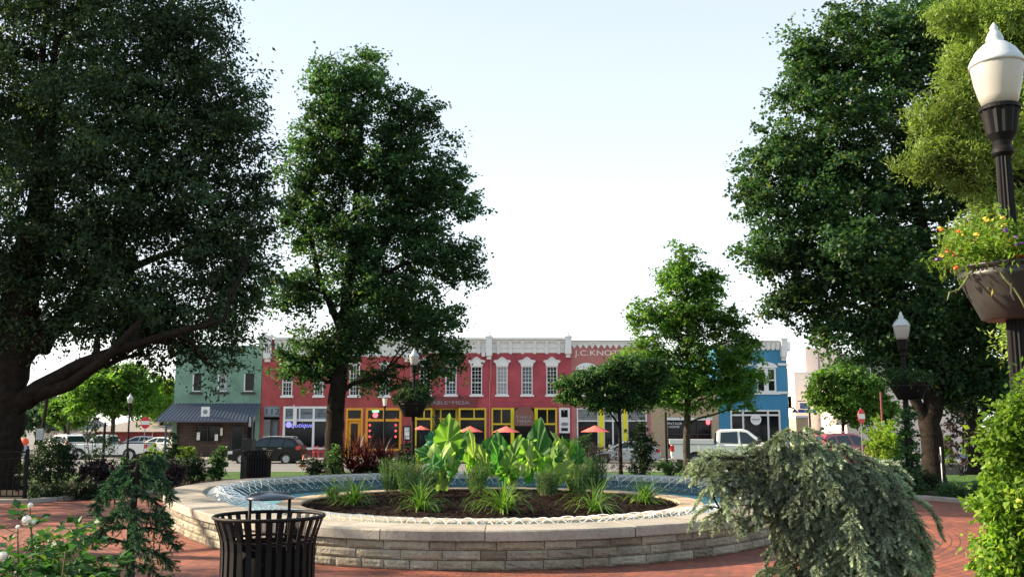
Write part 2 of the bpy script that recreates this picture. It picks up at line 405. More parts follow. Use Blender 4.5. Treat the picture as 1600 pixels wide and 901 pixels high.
def ringwall(mb, pf, prof, n=120, mat=0):
    m = len(prof); vs = [pf(2*PI*i/n, o, z) for i in range(n) for o, z in prof]
    mb.add(vs, [(i*m+j, ((i+1)%n)*m+j, ((i+1)%n)*m+j+1, i*m+j+1) for i in range(n) for j in range(m-1)], mat)
CIRC = 2*PI*6
fountain = empty('fountain', (FC[0], FC[1], 0), 'large round fountain basin of split tan stone with a planted island in the middle', 'fountain')
mb = MB()
for k in range(4):
    z1 = TOPZ - .118 - k * .108; z0 = max(z1 - .099, -.03)
    stones(mb, fp, z0, z1, -.045, .28, .62, .009, .014, .12, CIRC, seed=k+3)
place(mb.build('basin_wall', M['stone']), fountain)
mb = MB(); ringwall(mb, fp, [(-.066, -.05), (-.066, TOPZ-.118), (-.60, TOPZ-.118), (-.66, TOPZ-.12), (-.66, -.02)])
place(mb.build('wall_core', M['mortar']), fountain)
mb = MB(); slabs(mb, fp, TOPZ-.117, TOPZ, 0, -.70, .62, .007, CIRC, 5)
place(mb.build('coping', M['coping']), fountain)
# island
IC = (-.34, 16.0)
def ip(t, r, z): return (IC[0] + r*math.cos(t), IC[1] + r*math.sin(t), z)
mb = MB()
for k in range(2): stones(mb, ip, .28-(k+1)*.15+.005, .28-k*.15-.004, 3.37, .35, .5, .008, .004, .1, 21, nx=5, nz=3, seed=30+k)
ringwall(mb, ip, [(3.35, -.02), (3.35, .27), (3.05, .27)])
place(mb.build('planter_wall', M['ringstone']), fountain)
mb = MB(); slabs(mb, ip, .278, .385, 3.41, 3.03, .42, .007, 21, 8)
place(mb.build('planter_coping', M['ringstone']), fountain)
# basin floor (painted) and water
M['pool_floor'] = mat('painted_pool_floor', (.035,.085,.10), .6, noise=.15, nscale=2)
mb = MB(); n = 96
mb.add([fp(2*PI*i/n, -.66, .005) for i in range(n)], [tuple(range(n))])
ringwall(mb, fp, [(-.665, .0), (-.665, .33)], mat=0)
place(mb.build('basin_floor', M['pool_floor']), fountain)
def watermat():
    m = bpy.data.materials.new('pool_water'); m.use_nodes = True; n = m.node_tree; L = n.links; b = n.nodes['Principled BSDF']
    b.inputs['Roughness'].default_value = .16; b.inputs['IOR'].default_value = 1.33
    tc = n.nodes.new('ShaderNodeTexCoord')
    nz = n.nodes.new('ShaderNodeTexNoise'); nz.inputs['Scale'].default_value = 9; nz.inputs['Detail'].default_value = 6; nz.inputs['Roughness'].default_value = .7
    L.new(tc.outputs['Object'], nz.inputs['Vector'])
    cr = n.nodes.new('ShaderNodeValToRGB'); cr.color_ramp.elements[0].position = .45; cr.color_ramp.elements[0].color = (.15,.50,.55,1)
    cr.color_ramp.elements[1].position = .62; cr.color_ramp.elements[1].color = (.40,.56,.58,1)
    L.new(nz.outputs['Fac'], cr.inputs[0]); L.new(cr.outputs[0], b.inputs['Base Color'])
    bu = n.nodes.new('ShaderNodeBump'); bu.inputs['Strength'].default_value = .7; bu.inputs['Distance'].default_value = .05
    L.new(nz.outputs['Fac'], bu.inputs['Height']); L.new(bu.outputs[0], b.inputs['Normal'])
    b.inputs['Specular IOR Level'].default_value = .3
    return m
M['water'] = watermat()
mb = MB(); mb.add([fp(2*PI*i/n, -.64, .10) for i in range(n)], [tuple(range(n))])
place(mb.build('pool_water', M['water']), fountain)
M['jet'] = mat('water_jet', (.86,.90,.92), .12, spec=.8, emit=None)
M['jet'].node_tree.nodes['Principled BSDF'].inputs['Transmission Weight'].default_value = .35
M['jet'].node_tree.nodes['Principled BSDF'].inputs['IOR'].default_value = 1.2
mb = MB(); rg = random.Random(4)
NJ = 330
for i in range(NJ):
    t = 2*PI*i/NJ; p0 = Vector(fp(t, -.74, .36)); nrm = (Vector((FC[0], FC[1], 0)) - Vector((p0.x, p0.y, 0))).normalized(); tan = Vector((-nrm.y, nrm.x, 0))
    d = (nrm + tan * (.6 if i % 2 else -.6) * rg.uniform(.95, 1.05)).normalized()
    D = rg.uniform(.76, .86); hh = rg.uniform(.15, .17)
    pts = []; rad = []
    for k in range(13):
        u = k / 12; z = .36 + 4*hh*(u*.86)*(1-u*.86) - .27*max(0, u-.3)**1.3*1.25
        pts.append(p0 + d * D * u + Vector((0, 0, max(z, .09) - .36))); rad.append((.0030 + .0024 * u) * rg.uniform(.8, 1.2))
    cut = rg.randint(9, 12); mb.tube(pts[:cut], rad[:cut], 5)
    for k in range(16):                                # the jet breaks into drops and splashes where it lands
        u = cut - 1 + (12 - cut + 1) * rg.random() if k < 9 else 12; i0 = min(int(u), 11); q = Vector(pts[i0]).lerp(pts[i0+1], u - i0) + Vector((rg.gauss(0,.012), rg.gauss(0,.012), rg.gauss(0,.008)))
        if k >= 9: q = pts[-1] + Vector((rg.gauss(0,.07), rg.gauss(0,.07), abs(rg.gauss(0,.05))))
        r = rg.uniform(.002, .006); h = r * rg.uniform(1, 2.6)
        mb.add([q+Vector((r,0,0)), q+Vector((-r,0,0)), q+Vector((0,r,0)), q+Vector((0,-r,0)), q+Vector((0,0,h)), q+Vector((0,0,-h))],
               [(0,2,4),(2,1,4),(1,3,4),(3,0,4),(2,0,5),(1,2,5),(3,1,5),(0,3,5)])
j = place(mb.build('water_jets', M['jet'], smooth=True), fountain); j['kind'] = 'stuff'
# mulch mound in the island
def mulch_z(x, y):
    r = math.hypot(x - IC[0], y - IC[1]) / 3.05
    return .34 + .13 * (1 - r * r)
mb = MB(); nr, na = 14, 72; vs = [(IC[0], IC[1], .47)]
for k in range(1, nr + 1):
    for i in range(na):
        r = 3.05 * k / nr; x = IC[0] + r*math.cos(2*PI*i/na); y = IC[1] + r*math.sin(2*PI*i/na)
        vs.append((x, y, mulch_z(x, y) + rg.uniform(-.012, .018)))
fs = [(0, 1+i, 1+(i+1)%na) for i in range(na)]
for k in range(nr - 1):
    for i in range(na): a = 1+k*na; fs.append((a+i, a+na+i, a+na+(i+1)%na, a+(i+1)%na))
mb.add(vs, fs)
for k in range(7000):                                 # shredded bark chips
    a = rg.uniform(0, 2*PI); r = 3.03 * math.sqrt(rg.random()); x = IC[0]+r*math.cos(a); y = IC[1]+r*math.sin(a); z = mulch_z(x, y) + .012
    b = rg.uniform(0, PI); l = rg.uniform(.015, .045); w = l * .3; cx, sx = math.cos(b), math.sin(b); h = rg.uniform(-.012, .02)
    mb.add([(x-l*cx-w*sx, y-l*sx+w*cx, z), (x+l*cx-w*sx, y+l*sx+w*cx, z+h), (x+l*cx+w*sx, y+l*sx-w*cx, z+h+.004), (x-l*cx+w*sx, y-l*sx-w*cx, z+.008)], [(0,1,2,3)])
tag(mb.build('island_mulch', M['mulch']), 'dark shredded bark mulch over the planting island', 'mulch', kind='stuff')

# ------------------------------------------------------------------ foliage
def unit(v): return v / np.maximum(np.linalg.norm(v, axis=1, keepdims=True), 1e-9)
def leaf_arrays(c, d, nrm, L, Wd):
    """folded rhombic leaves: centre c, tip direction d, normal nrm"""
    s = unit(np.cross(nrm, d)); L = L[:, None] * .5; Wd = Wd[:, None] * .5
    v = np.stack([c - d*L, c + s*Wd + nrm*Wd*.35 - d*L*.1, c + d*L, c - s*Wd + nrm*Wd*.35 - d*L*.1], 1).reshape(-1, 3)
    n = len(c); i = np.arange(n)[:, None] * 4
    return v, np.concatenate([i + np.array([[0,1,2]]), i + np.array([[0,2,3]])], 0)
def leaves5(c, d, nrm, L, Wd):
    """five-pointed maple-like leaves, seven corners each"""
    s = unit(np.cross(nrm, d)); ang = [0, 55, 100, 180, 260, 305]; rad = [.55, .33, .5, .25, .5, .33]
    P = []
    for a, r in zip(ang, rad):
        a = math.radians(a); P.append(c + (d*math.cos(a)*L[:,None] + s*math.sin(a)*Wd[:,None]) * r - nrm*(.18*r)*L[:,None])
    v = np.stack(P, 1).reshape(-1, 3); n = len(c); i = np.arange(n)[:, None] * 6
    return v, np.concatenate([i + np.array([[0,1,5]]), i + np.array([[1,2,3]]), i + np.array([[1,3,5]]), i + np.array([[3,4,5]])], 0)

def clumps(lobes, n, per, rs, shell=.42, jitter=.12):
    """cluster centres through a set of ellipsoids (centre, radii)"""
    w = np.array([(r[0]*r[1]*r[2])**.72 for c, r in lobes]); w /= w.sum(); out = []
    for (c, r), ww in zip(lobes, w):
        k = max(2, int(n / per * ww)); u = unit(rs.normal(size=(k, 3)))
        q = rs.random(k)**shell * (1 + rs.normal(size=k)*jitter)
        out.append(np.array(c) + u * q[:, None] * np.array(r))
    return np.concatenate(out)
def foliage(name, lobes, n, size, m, parent, seed, clump=.45, per=55, aspect=.6, flat=.6, shell=.42, lobed=False, droop=.3, jitter=.12, centres=None):
    rs = np.random.default_rng(seed)
    cc = clumps(lobes, n, per, rs, shell, jitter) if centres is None else centres
    k = len(cc); cr = clump * rs.uniform(.45, 1.35, k)
    # twigs: every cluster is a few short sprays, so that it reads as leaves on twigs and not as a ball
    idx = rs.integers(0, k, n); tw = 5; spray = unit(rs.normal(size=(k*tw, 3)) * np.array([1, 1, flat])); si = idx*tw + rs.integers(0, tw, n)
    t = rs.random(n)**.7
    c = cc[idx] + spray[si] * (t*cr[idx])[:, None] + rs.normal(size=(n, 3)) * (.2*cr[idx])[:, None] * np.array([1, 1, flat])
    c[:, 2] -= droop * cr[idx] * t**2 * .5
    d = unit(spray[si] + rs.normal(size=(n, 3))*.6 + np.array([0, 0, -droop])); nr = unit(rs.normal(size=(n, 3))*.65 + np.array([0, 0, .8]))
    nr = unit(nr - d * (nr*d).sum(1, keepdims=True))
    L = size * rs.uniform(.65, 1.3, n)
    v, f = (leaves5 if lobed else leaf_arrays)(c, d, nr, L, L*aspect)
    return npmesh(name, v, f, m, parent), cc
def lobe(px, py, rx, ry, Y, dep=1.0):
    c = at(px, py, Y); k = Y / F
    return ((c.x, c.y, c.z), (rx*k, (rx+ry)*.5*k*dep, ry*k))
def wobble(a, b, n, amp, rg, sag=0.0):
    a, b = Vector(a), Vector(b); L = (b - a).length
    pts = []
    for i in range(n + 1):
        u = i / n; p = a.lerp(b, u)
        if 0 < i < n: p += Vector((rg.gauss(0,1), rg.gauss(0,1), rg.gauss(0,1))) * amp * L
        p.z -= sag * L * math.sin(PI*u) * -1
        pts.append(p)
    return pts
def tree(name, label, cat, base, trunks, lobes, n, size, lm, bm, seed, group=None, clump=.45, per=55, aspect=.6, lobed=False, shell=.42,
         limb_r=.09, twigs=6, droop=.3, flat=.6, jitter=.12, limbs=True, root_flare=1.5):
    """trunks: list of (points, radii); limbs grow from the nearest trunk point to each lobe and twigs from there to leaf clusters"""
    t = empty(name, base, label, cat, group); rg = random.Random(seed); rs = np.random.default_rng(seed)
    cc = clumps(lobes, n, per, rs, shell, jitter)
    mb = MB(); nodes = []
    for pts, rad in trunks:
        pts = [Vector(p) for p in pts]; fine = []; fr = []
        for i in range(len(pts) - 1):
            for k in range(4):
                u = k / 4; p = pts[i].lerp(pts[i+1], u); r = rad[i]*(1-u) + rad[i+1]*u
                if i or k: p += Vector((rg.gauss(0,.07), rg.gauss(0,.07), 0)) * r
                if i == 0 and k == 0: r *= root_flare
                fine.append(p); fr.append(r)
        fine.append(pts[-1]); fr.append(rad[-1])
        mb.tube(fine, fr, 12)
        nodes += [(p, r) for p, r in zip(fine, fr) if p.z > base[2] + .9]
    if limbs:
        for c, r in lobes:
            c = Vector(c)
            best = min(nodes, key=lambda q: (q[0]-c).length + 1.6*max(0, q[0].z - (c.z - .35*(q[0].xy-c.xy).length)))
            p0, r0 = best; rr = min(r0*.75, limb_r)
            L = (c - p0).length
            pl = wobble(p0, c, 5, .035, rg, .06); mb.tube(pl, [rr*(1-.7*i/5) for i in range(6)], 7)
            near = cc[((cc - np.array(c))**2).sum(1).argsort()[:60]]
            for q in near[rs.permutation(len(near))[:twigs]]:
                s = pl[rg.randint(2, 5)]; mb.tube(wobble(s, q, 3, .05, rg, .04), [rr*.28, rr*.2, rr*.13, rr*.06], 4)
    place(mb.build('trunk', bm, smooth=True), t)
    cr, _ = foliage('crown', lobes, n, size, lm, None, seed+1, clump, per, aspect, flat, shell, lobed, droop, jitter, centres=cc)
    place(cr, t)
    return t

M['leaf_oak'] = leafmat('oak_leaves', (.021,.044,.026), (.042,.072,.035), (.10,.12,.03), trans=.28, rough=.45)
M['leaf_maple'] = leafmat('maple_leaves', (.022,.056,.028), (.046,.098,.038), (.13,.15,.03), trans=.38, rough=.45)
M['leaf_light'] = leafmat('young_tree_leaves', (.050,.115,.026), (.10,.19,.038), (.20,.25,.04), trans=.45)
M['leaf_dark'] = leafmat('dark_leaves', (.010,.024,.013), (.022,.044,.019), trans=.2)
M['leaf_lime'] = leafmat('lime_leaves', (.10,.17,.025), (.17,.25,.035), (.30,.30,.05), trans=.45)
M['leaf_juniper'] = leafmat('juniper_scales', (.13,.20,.05), (.23,.31,.085), (.22,.15,.05), trans=.35, frac=.97)
M['leaf_purple'] = leafmat('purple_leaves', (.028,.018,.026), (.045,.030,.035), trans=.15)
M['leaf_burgundy'] = leafmat('burgundy_leaves', (.045,.010,.014), (.075,.018,.022), (.18,.03,.02), trans=.25)
M['leaf_far'] = leafmat('distant_leaves', (.045,.085,.055), (.07,.12,.07), trans=.3)  # distance haze put into the leaf colour, paler and bluer
M['leaf_grass'] = leafmat('strap_leaves', (.045,.11,.02), (.12,.21,.045), (.36,.36,.16), trans=.4)
M['leaf_spike'] = leafmat('spike_leaves', (.032,.09,.034), (.075,.15,.05), (.17,.25,.09), trans=.35)
M['needle_blue'] = leafmat('blue_spruce_needles', (.16,.225,.175), (.30,.35,.235), (.38,.37,.20), trans=.12, rough=.55, cscale=2.5, tint=True)
M['needle_green'] = leafmat('cedar_needles', (.022,.070,.042), (.045,.12,.065), (.14,.20,.05), trans=.15, rough=.55, frac=.97, tint=True)

# large oak on the left
K = lambda px, py, Y: tuple(at(px, py, Y))
tY = 24.0
oak_lobes = [lobe(*a, tY, d) for a, d in [((50,-60,190,150),1.),((170,420,75,40),.6),((110,500,40,22),.6),((240,500,55,30),.6),((190,360,70,45),.6),((225,30,120,110),.9),((300,90,70,70),.8),((60,150,170,150),1.1),((250,180,140,120),1.),((350,225,75,100),.8),
    ((150,320,180,130),1.1),((335,360,95,110),.9),((395,330,40,80),.8),((50,420,120,90),1.),((235,465,150,75),1.),((365,490,60,50),.8),((170,500,90,45),.9),
    ((300,545,70,28),.8),((-130,200,170,250),1.),((-110,450,120,70),1.),((370,150,40,50),.8),((385,420,45,60),.8),((230,555,40,18),.8),((330,20,35,40),.8),((20,500,60,35),.9),((120,-190,150,90),1.),((340,575,30,16),.7)]]
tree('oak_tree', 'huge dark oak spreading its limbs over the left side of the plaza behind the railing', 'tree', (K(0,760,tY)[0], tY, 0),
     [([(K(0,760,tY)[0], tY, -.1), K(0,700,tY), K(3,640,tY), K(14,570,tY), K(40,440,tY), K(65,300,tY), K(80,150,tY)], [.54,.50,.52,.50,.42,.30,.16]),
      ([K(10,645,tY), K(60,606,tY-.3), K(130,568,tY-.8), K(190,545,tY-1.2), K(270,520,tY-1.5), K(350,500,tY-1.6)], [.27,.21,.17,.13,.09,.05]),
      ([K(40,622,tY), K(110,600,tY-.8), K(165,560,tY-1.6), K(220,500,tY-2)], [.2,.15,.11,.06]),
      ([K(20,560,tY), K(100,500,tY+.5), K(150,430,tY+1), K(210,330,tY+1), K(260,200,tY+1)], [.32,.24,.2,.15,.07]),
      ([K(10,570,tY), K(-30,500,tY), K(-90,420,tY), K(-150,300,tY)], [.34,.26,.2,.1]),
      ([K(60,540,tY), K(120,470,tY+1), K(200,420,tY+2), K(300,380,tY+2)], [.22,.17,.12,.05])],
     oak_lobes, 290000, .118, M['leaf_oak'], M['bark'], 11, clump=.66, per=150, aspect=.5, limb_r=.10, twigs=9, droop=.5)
# unseen oak added outside the left edge; crown placed to shade the near court
tree('oak_tree', 'unseen oak added beyond the left edge to dapple the near paving with shade', 'tree', (-17.5, 14.5, 0),
     [([(-17.5,14.5,-.1),(-17.4,14.5,2.5),(-17.3,14.4,5),(-17.2,14.3,8)], [.4,.33,.26,.1])],
     [((-17,12.6,5.4),(2.6,1.9,1.3)),((-16,10.6,4.8),(2,1.8,1.2)),((-17.5,18.8,5.2),(2.6,1.5,1.3)),((-18.5,20.8,5.8),(2.6,1.8,1.5)),((-17,12,8),(2.4,2,1.4)),((-17.5,17.9,8.2),(2,1.3,1.2)),((-19,9,5.4),(2.2,1.8,1.2))],
     26000, .13, M['leaf_oak'], M['bark'], 13, clump=.5, per=60, aspect=.5)
# maple behind the fountain
tY = 30.0; z0 = gz(tY)
ml = [lobe(*a, tY, .9) for a in [(515,130,36,52),(585,125,40,50),(640,185,45,50),(505,225,62,62),(595,255,85,75),(680,290,55,55),(470,320,42,70),(560,365,95,75),(690,400,60,50),(722,310,30,28),
    (465,445,45,50),(600,460,90,60),(665,505,60,50),(505,540,55,40),(580,520,50,35),(688,560,34,34),(450,560,30,22),(708,216,12,9),(600,590,34,22),(655,605,20,28),(735,425,22,25),(545,180,40,50),(640,340,50,50),(480,585,42,18)]]
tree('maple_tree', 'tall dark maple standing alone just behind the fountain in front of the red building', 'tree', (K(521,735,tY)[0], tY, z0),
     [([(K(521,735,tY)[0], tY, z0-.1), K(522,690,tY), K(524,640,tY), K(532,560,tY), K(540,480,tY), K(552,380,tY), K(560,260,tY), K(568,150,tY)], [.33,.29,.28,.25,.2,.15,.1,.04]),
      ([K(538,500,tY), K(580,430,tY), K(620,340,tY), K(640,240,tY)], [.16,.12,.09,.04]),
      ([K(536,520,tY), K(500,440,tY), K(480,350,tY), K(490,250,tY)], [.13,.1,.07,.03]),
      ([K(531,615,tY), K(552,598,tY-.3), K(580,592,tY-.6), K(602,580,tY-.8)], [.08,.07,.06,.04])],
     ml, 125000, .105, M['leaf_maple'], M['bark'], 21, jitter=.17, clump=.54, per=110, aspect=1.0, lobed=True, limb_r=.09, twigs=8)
# big maple on the right
tY = 24.5
rl = [lobe(*a, tY, 1.0) for a in [(1375,60,100,80),(1275,95,62,45),(1330,160,105,80),(1235,235,68,62),(1325,290,110,90),(1190,305,46,50),(1225,385,62,55),(1330,400,110,90),(1440,440,110,90),
    (1245,455,58,36),(1400,510,90,40),(1178,398,38,20),(1310,505,70,28),(1500,520,80,50),(1470,250,100,120),(1570,440,90,100),(1560,560,40,40),(1500,80,120,100),(1225,150,22,22),(1215,475,22,18),(1290,250,50,40),(1160,290,22,22),(1255,70,28,22),(1640,300,90,180),(1390,548,58,26),(1455,575,50,30),(1500,600,46,34),(1430,520,60,40),(1350,535,44,20),(1560,600,50,40)]]
tree('maple_tree', 'massive dense maple on the right, its trunk standing in the bed beside the plaza', 'tree', (K(1462,765,tY)[0], tY, 0),
     [([(K(1462,765,tY)[0], tY, -.1), K(1458,720,tY), K(1455,660,tY), K(1460,600,tY), K(1462,520,tY), K(1450,400,tY), K(1420,250,tY), K(1400,120,tY)], [.30,.27,.26,.23,.2,.16,.11,.04]),
      ([K(1452,670,tY), K(1428,620,tY), K(1402,560,tY), K(1370,480,tY), K(1320,390,tY), K(1270,280,tY)], [.15,.13,.12,.1,.07,.04]),
      ([K(1460,600,tY), K(1500,520,tY), K(1540,440,tY)], [.2,.15,.08])],
     rl, 225000, .105, M['leaf_maple'], M['bark'], 31, jitter=.15, clump=.52, per=110, aspect=1.0, lobed=True, limb_r=.1, twigs=8)
# young tree
tY = 38.0; z0 = gz(tY)
yl = [lobe(*a, tY, .95) for a in [(1070,402,18,32),(1052,445,32,30),(1098,445,34,32),(1018,490,38,26),(1075,500,55,38),(1138,505,30,26),(1008,545,34,26),(1078,565,68,42),(1148,560,36,34),(1055,615,60,26),(1125,612,44,22),(1172,632,14,8),(990,500,16,12),(1100,480,30,30),(1020,590,52,26),(975,560,22,16),(1168,528,22,16),(1180,585,18,14),(1060,430,20,22),(1112,440,22,20),(1150,600,34,22),(985,600,30,18)]]
tree('young_tree', 'slender bright green young tree in front of the tan shop, lit by the sun', 'tree', (K(1073,722,tY)[0], tY, z0),
     [([(K(1073,722,tY)[0], tY, z0-.1), K(1073,690,tY), K(1074,640,tY), K(1076,580,tY), K(1075,500,tY), K(1072,420,tY)], [.16,.14,.13,.1,.07,.03])],
     yl, 62000, .11, M['leaf_light'], M['bark_grey'], 41, jitter=.18, clump=.42, per=70, aspect=.95, lobed=True, limb_r=.05, twigs=6)
tY = 33.0; z0 = gz(tY)
dl = [lobe(*a, tY, .9) for a in [(905,600,34,20),(950,592,45,24),(995,592,36,28),(930,626,42,14),(985,628,46,16),(965,572,26,14),(1020,612,20,18),(915,592,26,10),(885,618,22,14),(990,570,30,16),(1035,580,20,22),(875,600,12,9)]]
tree('small_tree', 'low spreading dark tree with a thin trunk left of the bright young tree', 'tree', (K(970,738,tY)[0], tY, z0),
     [([(K(970,738,tY)[0], tY, z0-.1), K(969,700,tY), K(968,655,tY), K(965,620,tY)], [.075,.065,.055,.03]), ([K(968,665,tY), K(950,640,tY), K(930,620,tY)], [.04,.03,.02])],
     dl, 26000, .10, M['leaf_maple'], M['bark'], 51, clump=.28, per=42, aspect=.6, limb_r=.03, twigs=5)
# juniper close on the right
tY = 12.0
jl = [lobe(*a, tY, .8) for a in [(1575,40,90,70),(1490,30,40,35),(1485,180,70,42),(1460,240,48,34),(1540,250,75,52),(1610,150,90,110),(1430,262,30,16),(1575,335,70,42),(1520,110,55,48),(1500,285,40,18),(1640,400,60,80),(1500,370,30,14),(1572,520,16,22),(1600,440,50,40),(1620,-60,120,80)]]
jx = at(1780, 600, tY).x
tree('juniper_tree', 'feathery yellow green juniper behind the near lamp post, reaching in from the right edge', 'tree', (jx, tY, 0),
     [([(jx, tY, -.1), (jx-.1, tY, 2), (jx-.3, tY, 4), (jx-.5, tY, 7)], [.25,.2,.16,.08])],
     jl, 150000, .062, M['leaf_juniper'], M['bark'], 61, clump=.20, per=110, aspect=.30, limb_r=.06, twigs=8, flat=.9, droop=-.3, shell=.38)
# background trees
tY = 78.0; z0 = -.85
tree('street_tree', 'broad sunlit tree beyond the white pickup on the far left', 'tree', (K(176,700,tY)[0], tY, z0),
     [([(K(176,700,tY)[0], tY, z0), K(176,675,tY), K(177,652,tY), K(178,620,tY)], [.2,.17,.15,.1]), ([K(177,655,tY), K(165,640,tY), K(150,625,tY)], [.1,.08,.05]), ([K(177,655,tY), K(190,640,tY), K(205,625,tY)], [.1,.08,.05])],
     [lobe(*a, tY) for a in [(145,605,42,26),(200,600,50,30),(228,630,34,22),(128,635,24,15),(180,632,50,16),(170,585,40,14)]], 22000, .30, M['leaf_light'], M['bark_grey'], 71, clump=.8, per=45, limb_r=.1)
for (px, py, rx, ry, Y, lab, mt, sd_) in [(62,640,46,34,120,'bluish tree with haze painted into its leaves far behind the parked cars at the left edge','leaf_far',81),(255,620,26,36,100,'yellow green tree peeking out beside the green building','leaf_lime',82),
        (105,640,30,28,112,'pale sunlit tree behind the leaning utility pole','leaf_light',83)]:
    x = at(px, py, Y).x
    tree('background_tree', lab, 'tree', (x, Y, -.87), [([(x, Y, -.9), (x, Y, 1.5), at(px, py, Y)], [.3,.25,.15])],
         [lobe(px, py, rx, ry*.8, Y), lobe(px-rx*.4, py+ry*.3, rx*.6, ry*.6, Y), lobe(px+rx*.45, py+ry*.2, rx*.6, ry*.6, Y)], 9000, .42, M[mt], M['bark'], sd_, group='trees far behind the left parking lot', clump=1.0, per=45)
tY = 62.0
tree('street_tree', 'leafy tree in front of the pale side street buildings', 'tree', (K(1316,700,tY)[0], tY, -.7),
     [([(K(1316,700,tY)[0], tY, -.8), K(1317,670,tY), K(1318,640,tY), K(1318,610,tY)], [.13,.11,.1,.06])],
     [lobe(*a, tY) for a in [(1285,602,22,24),(1335,600,32,28),(1310,630,34,20),(1362,628,24,20),(1300,590,16,14),(1370,605,18,16),(1278,622,16,18),(1345,650,26,16),(1385,640,16,22),(1320,574,16,10)]], 19000, .22, M['leaf_light'], M['bark'], 91, clump=.6, per=42, limb_r=.07)
tY = 36.0; z0 = gz(tY)
tree('forked_tree', 'forked shade tree standing on the lawn behind the low wall at the right', 'tree', (K(1524,724,tY)[0], tY, z0),
     [([(K(1524,724,tY)[0], tY, z0-.1), K(1523,690,tY), K(1521,660,tY), K(1518,630,tY), K(1516,590,tY)], [.30,.27,.26,.17,.1]),
      ([K(1521,665,tY), K(1505,640,tY), K(1485,618,tY), K(1470,600,tY)], [.16,.13,.1,.06]), ([K(1521,662,tY), K(1545,638,tY), K(1570,610,tY)], [.17,.13,.08])],
     [lobe(*a, tY) for a in [(1480,590,45,30),(1530,585,50,30),(1590,590,50,40),(1560,625,36,18),(1490,625,26,16)]], 16000, .15, M['leaf_dark'], M['bark'], 95, clump=.5, per=45)

def shrub(name, label, cat, px, pb, w, h, Y, mt, seed, n=5000, size=.07, group=None, aspect=.6, z=None, flat=.8, clump=.16, stems=6, shape=None, droop=.2, lobed=False):
    """a bush whose foot stands at (px, pb) in the photograph's frame at distance Y"""
    z = gz(Y) if z is None else z
    k = Y / F; x = at(px, pb, Y).x; zt = at(px, pb - h, Y).z; H = max(zt - z, .2); Wm = w * k / 2
    t = empty(name, (x, Y, z), label, cat, group); rg = random.Random(seed)
    if shape == 'cone': lob = [((x, Y, z + H*u), (Wm*(1-u*.72), Wm*(1-u*.72), H*.17)) for u in (.12,.3,.48,.66,.84)]
    elif shape == 'column': lob = [((x, Y, z + H*u), (Wm*s, Wm*s, H*.18)) for u, s in ((.12,.85),(.32,1),(.52,1),(.7,.85),(.88,.5))]
    else:
        lob = [((x, Y, z + H*.5), (Wm*.8, Wm*.8, H*.42))]
        for i in range(5): lob.append(((x + rg.uniform(-.6,.6)*Wm, Y + rg.uniform(-.5,.5)*Wm, z + H*rg.uniform(.35,.78)), (Wm*rg.uniform(.3,.45), Wm*.4, H*rg.uniform(.18,.26))))
    o, cc = foliage('foliage', lob, n, size, M[mt], None, seed, clump, 40, aspect, flat, .4, lobed, droop); place(o, t)
    mb = MB()
    for i in range(stems):
        q = cc[rg.randrange(len(cc))]; mb.tube(wobble((x+rg.uniform(-.15,.15)*Wm, Y+rg.uniform(-.15,.15)*Wm, z-.03), q, 3, .05, rg), [.014*k*60, .011*k*60, .008*k*60, .004*k*60], 5)
    place(mb.build('stems', M['bark']), t)
    return t

# ------------------------------------------------------------------ plants of the fountain island
def blades(name, n, H, spread, wd, m, seed, seg=5, up=.5):
    """arching strap leaves from one crown"""
    rs = np.random.default_rng(seed); V = []; Fc = []; b = 0
    for i in range(n):
        a = rs.uniform(0, 2*PI); L = H * rs.uniform(.7, 1.25); el = rs.uniform(up, 1.45); p = np.array([rs.normal()*.03, rs.normal()*.03, 0.])
        h = np.array([math.cos(a), math.sin(a), 0]); s = np.array([-math.sin(a), math.cos(a), 0]); w = wd * rs.uniform(.7, 1.2); e = el
        for k in range(seg + 1):
            u = k / seg; ww = w * (1 - u**2.2) * (.6 + .8*min(u*3, 1)*.5)
            V += [p - s*ww, p + s*ww + np.array([0, 0, ww*.3])]
            d = h*math.cos(e) + np.array([0, 0, math.sin(e)]); p = p + d * L / seg; e -= spread * (1.5 - el*.55) * (.4 + u)
            if p[2] < .01: p[2] = .01
        for k in range(seg): Fc.append([b+2*k, b+2*k+1, b+2*k+3, b+2*k+2])
        b += 2*(seg+1)
    return npmesh(name, V, Fc, m, smooth=True)
def spikes(name, n, H, R, m, seed, leafl=.03, per=46):
    """upright stems closely set with short needle leaves"""
    rs = np.random.default_rng(seed); c = []; d = []
    for i in range(n):
        a = rs.uniform(0, 2*PI); r = R*math.sqrt(rs.random())*.6; p0 = np.array([r*math.cos(a), r*math.sin(a), 0]); L = H*rs.uniform(.6, 1.08)*(1-.3*(r/R))
        ax = unit((np.array([[math.cos(a)*.35*r/R, math.sin(a)*.35*r/R, 1]])+rs.normal(size=(1,3))*.07))[0]
        t = rs.uniform(.12, 1, per); bend = rs.normal(size=3)*.05
        q = p0 + ax*(t*L)[:, None] + bend*(t**2)[:, None]*L
        c.append(q); dd = rs.normal(size=(per, 3)); dd[:, 2] = abs(dd[:, 2])*.7+.9; d.append(unit(dd))
    c = np.concatenate(c); d = np.concatenate(d); L = leafl*rs.uniform(.7, 1.5, len(c)); nr = unit(rs.normal(size=c.shape)); c = c + d*(L*.4)[:, None]
    v, f = leaf_arrays(c, d, nr, L, L*.28)
    return npmesh(name, v, f, m)
def stemset(n, H, R, seed, r=.004):
    rg = random.Random(seed); mb = MB()
    for i in range(n):
        a = rg.uniform(0, 2*PI); q = R*math.sqrt(rg.random())*.5
        mb.tube([(q*math.cos(a), q*math.sin(a), -.02), (q*1.2*math.cos(a), q*1.2*math.sin(a), H*.5), (q*1.5*math.cos(a), q*1.5*math.sin(a), H*.8)], [r, r*.8, r*.4], 4)
    return mb
